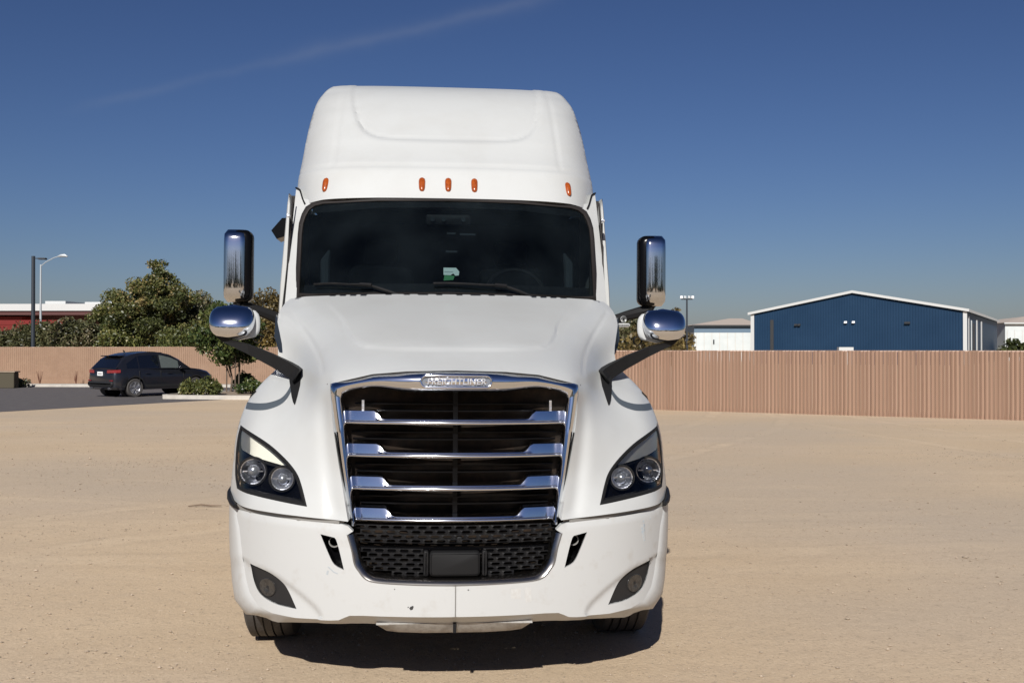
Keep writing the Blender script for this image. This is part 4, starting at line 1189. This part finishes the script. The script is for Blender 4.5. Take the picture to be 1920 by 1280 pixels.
# sleeper side fairing edges
for s in (-1, 1):
    rows = []
    for z, xi, xo in ((2.93, 1.166, 1.178), (2.85, 1.158, 1.188), (2.6, 1.168, 1.208), (2.4, 1.178, 1.224), (2.25, 1.192, 1.236), (2.1, 1.208, 1.243), (1.98, 1.232, 1.248)):
        rows.append([(s * xi, 3.3, z), (s * (xi + .003), 2.80, z), (s * (xi + .01), 2.785, z), (s * (xo - .008), 2.785, z), (s * xo, 2.80, z), (s * xo, 3.3, z)])
    b = MB(); b.loft(rows); b.obj('side_fairing', M['paint'], truck, True, 50)
    box_obj('door_gap_shade', (min(s * 1.10, s * 1.19), max(s * 1.10, s * 1.19), 2.9, 2.94, 1.9, 2.93), M['rubber'], truck)  # shade in the gap between cab and fairing, added as a dark panel
    box_obj('sleeper_side', (min(s * 1.15, s * 1.222), max(s * 1.15, s * 1.222), 3.3, 6.3, .95, 2.985), M['paint'], truck)
    box_obj('door_side', (min(s * 1.10, s * 1.16), max(s * 1.10, s * 1.16), 2.16, 3.3, .95, 2.02), M['paint'], truck)
    box_obj('side_window', (min(s * 1.137, s * 1.142), max(s * 1.137, s * 1.142), 2.55, 3.25, 2.12, 2.72), M['black_gloss'], truck)
    b = MB(); b.tube([(s * 1.125, 2.42, 2.13), (s * 1.137, 2.47, 2.3), (s * 1.137, 2.56, 2.6), (s * 1.130, 2.66, 2.88)], .006, 8); b.obj('door_gasket', M['rubber'], truck, True)
    b = MB(); b.tube([(s * 1.16, 2.6, 1.93), (s * 1.185, 2.6, 2.04), (s * 1.165, 2.62, 2.15)], [.018, .02, .01], 6); b.obj('door_trim', M['dark'], truck, True)
    b = MB(); b.bevbox(s * 1.155 - .012, s * 1.155 + .012, 2.60, 2.66, 2.735, 2.755, .003); b.obj('fairing_clip', M['bowl'], truck)
bk = [(1.137, .95)] + [p for p in roof_out if p[1] > 2.97] + [(-1.137, .95)]
mobj('sleeper_back', [(x, 6.295, z) for x, z in bk], [tuple(range(len(bk)))], M['paint'], truck)
b = MB(); V = [(-1.326, 2.95, 2.672), (-1.246, 2.95, 2.767), (-1.19, 2.95, 2.77), (-1.19, 2.95, 2.64), (-1.285, 2.95, 2.608)]
b.add(V + [(x, 3.2, z) for x, y, z in V], [(0, 1, 2, 3, 4), (9, 8, 7, 6, 5)] + [(i, (i + 1) % 5, (i + 1) % 5 + 5, i + 5) for i in range(5)])
b.obj('side_visor', M['black_gloss'], truck)

# ---- interior
def quad(name, V, m, par=truck): return mobj(name, V, [tuple(range(len(V)))], m, par)
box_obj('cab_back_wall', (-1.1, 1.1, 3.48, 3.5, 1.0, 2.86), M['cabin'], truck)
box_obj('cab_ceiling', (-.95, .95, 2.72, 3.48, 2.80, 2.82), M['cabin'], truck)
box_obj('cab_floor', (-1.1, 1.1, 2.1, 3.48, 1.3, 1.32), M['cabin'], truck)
rows = []
for x in np.linspace(-1.02, 1.02, 25):
    hmp = .03 * math.exp(-((x - .45) / .3) ** 2); yb = 2.0 + .28 * abs(x / 1.08) ** 2.6
    rows.append([(x, yb + .05, 1.9), (x, yb + .06, 2.13), (x, yb + .18, 2.185 + hmp), (x, yb + .34, 2.205 + hmp), (x, yb + .42, 2.16 + hmp), (x, yb + .45, 1.7)])
b = MB(); b.loft(rows); b.obj('dashboard', M['dash'], truck, True, 50)
for x in (-.5, .5):
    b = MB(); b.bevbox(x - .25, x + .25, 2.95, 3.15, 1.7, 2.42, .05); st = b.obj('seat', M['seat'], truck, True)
    b = MB(); b.bevbox(x - .13, x + .13, 2.98, 3.1, 2.42, 2.62, .03); b.obj('headrest', M['seat'], st, True)
b = MB()
for k in range(24):
    a0, a1 = 2 * math.pi * k / 24, 2 * math.pi * (k + 1) / 24
    b.tube([(.5 + .22 * math.cos(a0), 2.62 + .07 * math.sin(a0), 2.18 + .2 * math.sin(a0)), (.5 + .22 * math.cos(a1), 2.62 + .07 * math.sin(a1), 2.18 + .2 * math.sin(a1))], .014, 5)
b.obj('steering_wheel', M['black'], truck, True)
for s in (-1, 1):   # inner pillars and folded curtains
    b = MB(); b.tube([(s * .86, 2.30, 2.16), (s * .87, 2.42, 2.4), (s * .85, 2.5, 2.48)], [.03, .035, .01], 8); b.obj('grab_handle', M['dash'], truck, True)
gp = lambda x, z, d: (x, float(ws_y(x, z)[0]) + .02 + d, z)
pl = quad('permit_paper', [gp(-.036, 2.29, 0), (gp(.012, 2.288, 0)), gp(.03, 2.302, 0), gp(.045, 2.285, 0), gp(.068, 2.288, 0), gp(.072, 2.315, 0), gp(.05, 2.342, 0), gp(-.036, 2.342, 0)], M['paper'])
quad('paper_print', [gp(-.036, 2.25, .0), gp(.03, 2.255, .0), gp(.04, 2.284, .0), gp(-.03, 2.287, .0)], M['green'], pl)
quad('paper_print', [gp(-.03, 2.31, -.003), gp(.03, 2.31, -.003), gp(.03, 2.314, -.003), gp(-.03, 2.314, -.003)], M['mark_grey'], pl)
b = MB(); b.bevbox(-.16, .16, 2.40, 2.46, 2.67, 2.745, .01); ch = b.obj('camera_housing', M['black'], truck, True)
for x in (-.112, -.033, .107):
    b = MB(); b.lathe([(.017, .0), (.017, -.02), (.013, -.022), (.001, -.02)], 16, 'y', (x, 2.395, 2.706)); b.obj('camera_lens', M['dash'], ch, True)
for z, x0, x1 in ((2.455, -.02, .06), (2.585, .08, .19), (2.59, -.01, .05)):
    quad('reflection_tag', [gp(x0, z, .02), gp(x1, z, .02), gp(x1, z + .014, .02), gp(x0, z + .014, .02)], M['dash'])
# wipers
for ln, am, x0 in ((((-.924, 2.222), (-.80, 2.226), (-.66, 2.216), (-.532, 2.205)), ((-.66, 2.218), (-.55, 2.212), (-.44, 2.178), (-.345, 2.145)), 0), (((-.105, 2.226), (.02, 2.228), (.2, 2.221), (.366, 2.211)), ((.25, 2.219), (.36, 2.214), (.47, 2.180), (.565, 2.140)), 0)):
    wp = bpy.data.objects.new('wiper', None); COL.objects.link(wp); wp.parent = truck
    b = MB(); b.tube([gp(x, z, -.05) for x, z in smooth_line(ln, 4)], .008, 6, flat=1); b.obj('blade', M['black'], wp, True)
    b = MB(); b.tube([gp(x, z, -.06) for x, z in smooth_line(am, 4)], [.007] * 6 + [.011] * 7, 6); b.obj('arm', M['dark'], wp, True)
    b = MB(); b.tube([gp(am[1][0] - .05, am[1][1] + .004, -.07), gp(am[1][0] + .03, am[1][1] - .002, -.07)], .014, 6); b.obj('arm_joint', M['black'], wp, True)

# ---- mirrors
M['mirror_chrome'] = mat('mirror_chrome', (.62, .635, .66), .08, 1, bump=(4, .03, .02))
for s in (-1, 1):
    mr_ = bpy.data.objects.new('door_mirror', None); COL.objects.link(mr_); mr_.parent = truck
    cx, zc = s * 1.4575, 2.350
    b = MB(); b.bevbox(cx - s * .030 - .072, cx - s * .030 + .072, 2.235, 2.375, zc - .25, zc + .248, .03); b.obj('mirror_housing', M['black_gloss'], mr_, True, 40)
    # chrome back: rounded block bulging forwards
    rows = []
    for t in np.linspace(0, 1, 17):
        z = zc - .25 + .50 * t; e = abs(2 * t - 1); k_ = (1 - e ** 7) ** .45
        hw = .080 * (.80 + .20 * k_) if 0 < t < 1 else .058
        row = []
        for a in np.linspace(0, math.pi, 19):
            ca, sa = math.cos(a), math.sin(a); sx = math.copysign(abs(ca) ** .45, ca); sy = abs(sa) ** .6
            row.append((cx + s * .013 + sx * hw, 2.30 - sy * .085 * (.35 + .65 * k_), z))
        row.append((cx + s * .013 - hw, 2.36, z)); row.insert(0, (cx + s * .013 + hw, 2.36, z)); rows.append(row)
    b = MB(); b.loft(rows, caps=True); b.obj('mirror_back', M['mirror_chrome'], mr_, True, 50)
    b = MB(); b.bevbox(cx - .088, cx + .088, 2.362, 2.385, zc - .235, zc + .235, .01); b.obj('mirror_glass', M['black_gloss'], mr_, True)
    # arm from mirror foot to the cab
    b = MB(); b.tube([(s * 1.46, 2.32, 2.115), (s * 1.44, 2.32, 2.07), (s * 1.30, 2.36, 2.035), (s * 1.19, 2.42, 1.99), (s * 1.13, 2.45, 1.98)], [.05, .045, .036, .04, .045], 8, flat=.8); b.obj('mirror_arm', M['dark'], mr_, True)
    if s > 0:
        b = MB(); b.lathe([(.021, -.012), (.024, 0), (.021, .012), (.009, .013), (.009, -.013)], 18, 'y', (1.235, 2.2, 2.00)); b.obj('antenna_base', M['white_trim'], mr_, True)
        b = MB(); b.bevbox(1.19, 1.28, 2.18, 2.24, 1.945, 1.972, .008); b.obj('bracket', M['white_trim'], mr_, True)
    # lower mirror on the hood bracket
    hm = bpy.data.objects.new('hood_mirror', None); COL.objects.link(hm); hm.parent = truck
    cx, cz, cy = s * 1.288, 1.938, 1.20
    rows = []
    for t in np.linspace(-1, 1, 15):
        z = cz + t * .100
        hw = .128 * (1 - abs(t) ** 3.2) ** .38 + .004
        if t < 0: hw *= 1 - .10 * abs(t)
        row = []
        for a in np.linspace(0, math.pi, 19):
            ca, sa = math.cos(a), math.sin(a)
            row.append((cx + math.copysign(abs(ca) ** .7, ca) * hw + s * .01, cy - abs(sa) ** .8 * .085 * (1 - t * t) ** .5 + .035 * t, z))
        rows.append(row)
    b = MB(); b.loft(rows); b.obj('mirror_bowl', M['chrome'], hm, True, 60)
    rows = []
    for t in np.linspace(-1, 1, 11):
        z = cz - .012 + t * .098; hw = .126 * (1 - abs(t) ** 3.2) ** .38 + .004
        rows.append([(cx - s * .018 + math.copysign(abs(math.cos(a)) ** .7, math.cos(a)) * hw, cy + .035 - abs(math.sin(a)) * .03, z) for a in np.linspace(0, math.pi, 13)]
                    + [(cx - s * .018 - hw * .9, cy + .10, z), (cx - s * .018 + hw * .9, cy + .10, z)])
    b = MB(); b.loft(rows, close=True, caps=True); b.obj('mirror_shell', M['paint'], hm, True, 50)
    # angled bracket down to the hood
    def seg(p, wv, dp): return [(p[0] * s, p[1] - dp, p[2] + wv[1]), (p[0] * s, p[1] + dp, p[2] + wv[1]), (p[0] * s + wv[0] * s * -1, p[1] + dp, p[2] - wv[1]), (p[0] * s + wv[0] * s * -1, p[1] - dp, p[2] - wv[1])]
    ho = lambda x, z: float(hood_base(x, z)[0])
    rows = [[(s * 1.40, 1.19, 1.858), (s * 1.40, 1.25, 1.858), (s * 1.36, 1.25, 1.82), (s * 1.36, 1.19, 1.82)],
            [(s * 1.20, 1.14, 1.805), (s * 1.20, 1.20, 1.805), (s * 1.19, 1.20, 1.742), (s * 1.19, 1.14, 1.742)],
            [(s * 1.05, 1.05, 1.752), (s * 1.05, 1.13, 1.752), (s * 1.045, 1.13, 1.672), (s * 1.045, 1.05, 1.672)],
            [(s * .93, .94, 1.700), (s * .93, 1.08, 1.700), (s * .935, 1.08, 1.615), (s * .935, .94, 1.615)],
            [(s * .875, .86, 1.672), (s * .875, 1.05, 1.672), (s * .895, 1.05, 1.575), (s * .895, .86, 1.575)],
            [(s * .855, .80, 1.662), (s * .855, 1.02, 1.662), (s * .89, 1.0, 1.60), (s * .89, .76, 1.60)]]
    b = MB(); b.loft(rows, close=True, caps=True)
    fr = []
    for z, xi, xo, pr in ((1.665, .858, .915, .05), (1.64, .850, .925, .055), (1.60, .848, .918, .05), (1.56, .850, .900, .045), (1.52, .852, .884, .035), (1.49, .855, .870, .02), (1.478, .857, .861, .01)):
        y_ = ho(s * (xi + xo) / 2, z); fr.append([(s * xi, y_ + .06, z), (s * xi, y_ - pr, z), (s * xo, y_ - pr * .8, z), (s * xo, y_ + .08, z)])
    b.loft(fr, close=True, caps=True)
    b.obj('mirror_bracket', M['dark'], hm, False)
    b = MB(); b.lathe([(.026, -.03), (.03, 0), (.026, .03)], 14, 'y', (s * 1.195, 1.5, 1.842)); b.obj('bracket_knuckle', M['black'], hm, True)

# ---- wheels, chassis, underside
def tyre_mesh(wd, rad, treads):
    V, F = [], []
    prof_ = [(rad * .56, -wd / 2 * .9), (rad * .75, -wd / 2), (rad * .93, -wd / 2), (rad * .985, -wd / 2 * .90)]
    gr = []
    k = treads
    for i in range(k):
        a = -wd / 2 * .86 + (wd * .86) * i / k; e = a + wd * .86 / k * .78
        gr += [(rad, a), (rad, e), (rad - .014, e + .001), (rad - .014, a + wd * .86 / k - .001)]
    prof_ += gr[:-2] + [(rad * .985, wd / 2 * .9), (rad * .93, wd / 2), (rad * .75, wd / 2), (rad * .56, wd / 2 * .9)]
    b = MB(); b.lathe(prof_, 48, 'x'); return mesh_data('tyre', b.V, b.F, M['tyre'], True, 30)
TY = tyre_mesh(.29, .50, 5)
b = MB(); b.lathe([(.285, -.12), (.285, -.02), (.12, .02), (.12, .08), (.05, .10), (.001, .10)], 32, 'x'); RM = mesh_data('rim', b.V, b.F, M['rim'], True, 40)
def wheel(x, y, s):
    wr = bpy.data.objects.new('wheel', None); COL.objects.link(wr); wr.parent = truck; wr.location = (x, y, .50)
    for nm, me in (('tyre', TY), ('rim', RM)):
        o = bpy.data.objects.new(nm, me); COL.objects.link(o); o.parent = wr
        if nm == 'rim': o.scale = (s, 1, 1)
for s in (-1, 1):
    wheel(s * 1.07, 1.55, s)
    for y in (6.9, 8.25):
        wheel(s * 1.07, y, s); wheel(s * .75, y, s)
    box_obj('frame_rail', (min(s * .38, s * .46), max(s * .38, s * .46), .45, 9.0, .62, .88), M['chassis'], truck)
    b = MB(); b.lathe([(.3, 0), (.32, .02), (.32, 1.7), (.3, 1.72)], 24, 'y', (s * .93, 3.1, .62), True); b.obj('fuel_tank', M['bowl'], truck, True)
    box_obj('side_skirt', (min(s * 1.17, s * 1.2), max(s * 1.17, s * 1.2), 2.1, 6.2, .38, .95), M['paint'], truck)
    box_obj('wheel_arch_liner', (min(s * .86, s * 1.20), max(s * .86, s * 1.20), .85, 1.95, 1.06, 1.08), M['chassis'], truck)
    box_obj('bumper_mount', (min(s * .36, s * .44), max(s * .36, s * .44), .26, .7, .5, .62), M['chassis'], truck)
box_obj('engine_shroud', (-.55, .55, .50, 2.2, .62, 1.4), M['chassis'], truck)
box_obj('front_axle', (-.95, .95, 1.48, 1.62, .40, .54), M['chassis'], truck)
for y in (6.9, 8.25): box_obj('rear_axle', (-.95, .95, y - .08, y + .08, .42, .58), M['chassis'], truck)
box_obj('fifth_wheel', (-.45, .45, 7.0, 8.1, .95, 1.08), M['chassis'], truck)

# unseen trees added behind the camera for a dark band in chrome and glass
g = np.random.default_rng(5)
cl = [(g.uniform(-75, 75), g.uniform(-50, -44), g.uniform(.8, 6.5), g.uniform(1.2, 2.6), .3 + .1 * g.normal()) for _ in range(190)]
o = leaves('reflected_trees', cl, 30, .5, GREEN, None, 77); tag(o, kind='stuff')

# ================================================================== PARKED CAR
def suv():
    fw = Vector((.602, .799, 0)); rt = Vector((.799, -.602, 0))
    root = bpy.data.objects.new('parked_car', None); COL.objects.link(root)
    root.location = (-15.35, 39.8, .004); root.rotation_euler = (0, 0, math.atan2(rt.y, rt.x))   # x right, y forward
    tag(root, 'dark grey compact suv parked nose in by the tan fence, seen from its rear corner', 'car')
    body = mat('car_paint', (.014, .015, .021), .3, .3, .7); gls = mat('car_glass', (.004, .005, .008), .05, 0, .8, spec=.8)
    gls_f = mat('car_glass_reflection', (.085, .10, .10), .1, 0, .8)  # front window's light reflection is put into this paler glass colour
    trim = mat('car_trim', (.012, .012, .013), .6)
    WB = (.86, 3.57); Rw = .345
    def lower(y):
        z = .27 if .25 < y < 4.35 else .36
        for w_ in WB:
            if abs(y - w_) < .41: z = max(z, .33 + math.sqrt(.41 ** 2 - (y - w_) ** 2))
        return z
    ys = sorted(set([0, .03, .08, .16, .3] + list(np.arange(.40, 4.6, .06)) + [4.45, 4.52, 4.56]))
    I = lambda y, xs, v: float(np.interp(y, xs, v))
    wid = lambda y: I(y, [0, .03, .1, .3, .8, 2.3, 3.6, 4.2, 4.45, 4.56], [.70, .80, .87, .915, .935, .94, .93, .87, .74, .56])
    belt = lambda y: I(y, [0, .06, .3, 1.0, 2.2, 3.0, 3.45, 4.0, 4.35, 4.56], [.86, .98, 1.06, 1.05, 1.0, .97, .95, .90, .82, .66])
    deck = lambda y: I(y, [0, .06, .3, 1.0, 2.2, 3.0, 3.4, 3.9, 4.3, 4.5, 4.56], [.86, .99, 1.07, 1.07, 1.06, 1.08, 1.06, 1.0, .91, .78, .68])
    rows = []
    for y in ys:
        w_, b_, l_, dk = wid(y), belt(y), lower(y), deck(y); rw = w_ - .05
        half = [(w_ - .05, l_), (w_ - .005, l_ + .01), (w_ + .01, max(l_ + .04, .62)), (w_ - .01, max(l_ + .06, .78)), (w_ - .02, b_ - .05), (rw, b_), (rw - .12, dk), (rw * .5, dk + .02), (0, dk + .03)]
        rows.append([(x, y, z) for x, z in half] + [(-x, y, z) for x, z in half[::-1][1:]])
    b = MB(); b.loft(rows, close=True, caps=True); b.obj('body', body, root, True, 32)
    # greenhouse
    top = lambda y: I(y, [.10, .42, .62, 1.0, 1.6, 2.1, 2.5, 2.9, 3.35], [1.04, 1.42, 1.535, 1.635, 1.69, 1.675, 1.60, 1.40, 1.04])
    gy = [.10, .2, .3, .42, .52, .62] + list(np.arange(.75, 3.3, .12)) + [3.35]
    rows = []
    for y in gy:
        bw = wid(y) - .055; tz = top(y); f = (tz - 1.02) / .65; tw = bw - .22 * max(0, f)
        zb_ = min(1.04, tz)
        half = [(bw, zb_), (bw - .06 * max(f, 0), zb_ + (tz - zb_) * .3), (tw + .03, zb_ + (tz - zb_) * .86), (tw - .03, tz - .015 * max(f, 0)), (tw * .5, tz + .015), (0, tz + .02)]
        rows.append([(x, y, z) for x, z in half] + [(-x, y, z) for x, z in half[::-1][1:]])
    b = MB(); b.loft(rows, caps=True); b.obj('roof', body, root, True, 32)
    def side_pt(y, f):
        bw = wid(y) - .055; tz = top(y); ff = (tz - 1.02) / .65; tw = bw - .22 * max(0, ff); zb_ = min(1.04, tz)
        if f < .3: x = bw - .06 * max(ff, 0) * f / .3
        else: x = (bw - .06 * max(ff, 0)) + (tw + .03 - bw + .06 * max(ff, 0)) * (f - .3) / .56
        return x + .006, zb_ + (tz - zb_) * f
    for s_ in (-1, 1):
        for y0, y1, t0, t1 in ((.55, 1.02, .45, .80), (1.08, 1.92, .82, .82), (2.0, 2.80, .82, .72)):
            rr = []
            for q in np.linspace(0, 1, 7):
                y = y0 + (y1 - y0) * q; tt = t0 + (t1 - t0) * q
                rr.append([(s_ * side_pt(y, f)[0], y, side_pt(y, f)[1]) for f in (.06, .3, tt)])
            b = MB(); b.loft(rr); b.obj('side_window', gls_f if y0 == 2.0 else gls, root, True)
        b = MB(); b.loft([[(s_ * (wid(y) + .012), y, max(lower(y), .36) + .0), (s_ * (wid(y) + .016), y, max(lower(y) + .05, .46))] for y in np.arange(.3, 4.3, .06)]); b.obj('sill_cladding', trim, root, True)
        for yy in (1.30, 2.25):
            b = MB(); b.bevbox(min(s_ * .935, s_ * .965), max(s_ * .935, s_ * .965), yy, yy + .2, .86, .885, .006); b.obj('door_handle', body, root)
        for yy in (1.04, 1.96, 2.98):
            box_obj('door_gap', (min(s_ * (wid(yy) - .03), s_ * (wid(yy) + .009)), max(s_ * (wid(yy) - .03), s_ * (wid(yy) + .009)), yy, yy + .012, .45, .98), trim, root)
        b = MB(); b.bevbox(min(s_ * .93, s_ * 1.08), max(s_ * .93, s_ * 1.08), 2.72, 2.84, 1.02, 1.15, .03); b.obj('wing_mirror', body, root, True)
        b = MB(); b.tube([(s_ * .62, 1.1, 1.635), (s_ * .62, 1.7, 1.675), (s_ * .62, 2.2, 1.655)], .012, 6); b.obj('roof_rail', trim, root, True)
        tl = mat('tail_lamp', (.20, .015, .02), .2, 0, .5)
        rr = [[(s_ * (x + dx), y - .012, z + dz) for dz in (-.055, 0, .055)] for x, y, z, dx in ((.42, .012, .95, 0), (.62, .012, .96, 0), (.76, .02, .96, 0), (.865, .12, .965, .012), (.90, .26, .97, .02))]
        b = MB(); b.loft(rr); b.obj('tail_lamp', tl, root, True)
        b = MB(); b.bevbox(min(s_ * .62, s_ * .80), max(s_ * .62, s_ * .80), -.03, .02, .60, .64, .01); b.obj('reflector', M['lamp_white'] if False else tl, root)
        b = MB(); b.lathe([(.045, 0), (.045, -.10), (.035, -.10), (.03, -.02)], 12, 'y', (s_ * .58, .06, .33)); b.obj('exhaust_tip', M['bowl'], root, True)
    # rear window, spoiler, plate, bumper
    rr = []
    for q in np.linspace(0, 1, 6):
        y = .13 + .30 * q; z = top(y) + .012; hw = (wid(y) - .055) - .22 * ((top(y) - 1.02) / .65) - .06
        rr.append([(-hw, y - .006, z - .01), (-hw * .5, y - .012, z + .008), (0, y - .014, z + .012), (hw * .5, y - .012, z + .008), (hw, y - .006, z - .01)])
    b = MB(); b.loft(rr); b.obj('rear_window', gls, root, True)
    b = MB(); b.bevbox(-.58, .58, .36, .70, 1.515, 1.55, .012); b.obj('spoiler', body, root, True)
    b = MB(); b.tube([(0, 1.0, 1.68), (0, .93, 1.76)], [.035, .01], 6); b.obj('roof_aerial', trim, root, True)
    b = MB(); b.bevbox(-.80, .80, -.06, .12, .40, .60, .05); b.obj('rear_bumper', trim, root, True)
    pl_ = box_obj('number_plate', (-.17, .17, -.028, -.012, .80, .95), M['lamp_white'], root)
    for k in range(5): box_obj('plate_character', (-.12 + k * .052, -.085 + k * .052, -.031, -.029, .84, .90), M['gap'], pl_)
    # wheels
    tyre = MB(); tyre.lathe([(.22, -.10), (.32, -.11), (Rw, -.08), (Rw, .08), (.32, .11), (.22, .10)], 32, 'x'); tme_ = mesh_data('tyre', tyre.V, tyre.F, M['tyre'], True, 40)
    rim = MB(); rim.lathe([(.235, .09), (.235, .105), (.215, .105), (.205, .06), (.06, .05), (.05, .08), (.001, .085)], 28, 'x')
    for k in range(5):
        a = 2 * math.pi * k / 5 + .3
        for da in (-.13, .13):
            p0 = (.088, .04 * math.cos(a), .04 * math.sin(a)); p1 = (.098, .222 * math.cos(a + da), .222 * math.sin(a + da)); rim.tube([p0, p1], .016, 5)
    rme = mesh_data('rim', rim.V, rim.F, mat('car_rim', (.55, .55, .57), .35, .9), True, 40)
    for s_ in (-1, 1):
        for y in WB:
            wr = bpy.data.objects.new('wheel', None); COL.objects.link(wr); wr.parent = root; wr.location = (s_ * .82, y, Rw)
            for nm, me in (('tyre', tme_), ('rim', rme)):
                o_ = bpy.data.objects.new(nm, me); COL.objects.link(o_); o_.parent = wr
                if nm == 'rim': o_.rotation_euler = (0, 0, 0 if s_ > 0 else math.pi)
            b = MB(); b.lathe([(.40, -.12), (.40, .045), (.001, .04)], 24, 'x'); wl = b.obj('wheel_well', trim, root); wl.location = (s_ * .74, y, Rw); wl.rotation_euler = (0, 0, 0 if s_ > 0 else math.pi)
            wl.location = (s_ * .62, y, Rw)
    box_obj('underbody', (-.75, .75, .3, 4.3, .28, .5), trim, root)
    for s_ in (-.38, .38):
        b = MB(); b.bevbox(s_ - .22, s_ + .22, 1.9, 2.05, 1.0, 1.35, .04); b.obj('seat', trim, root)
suv()
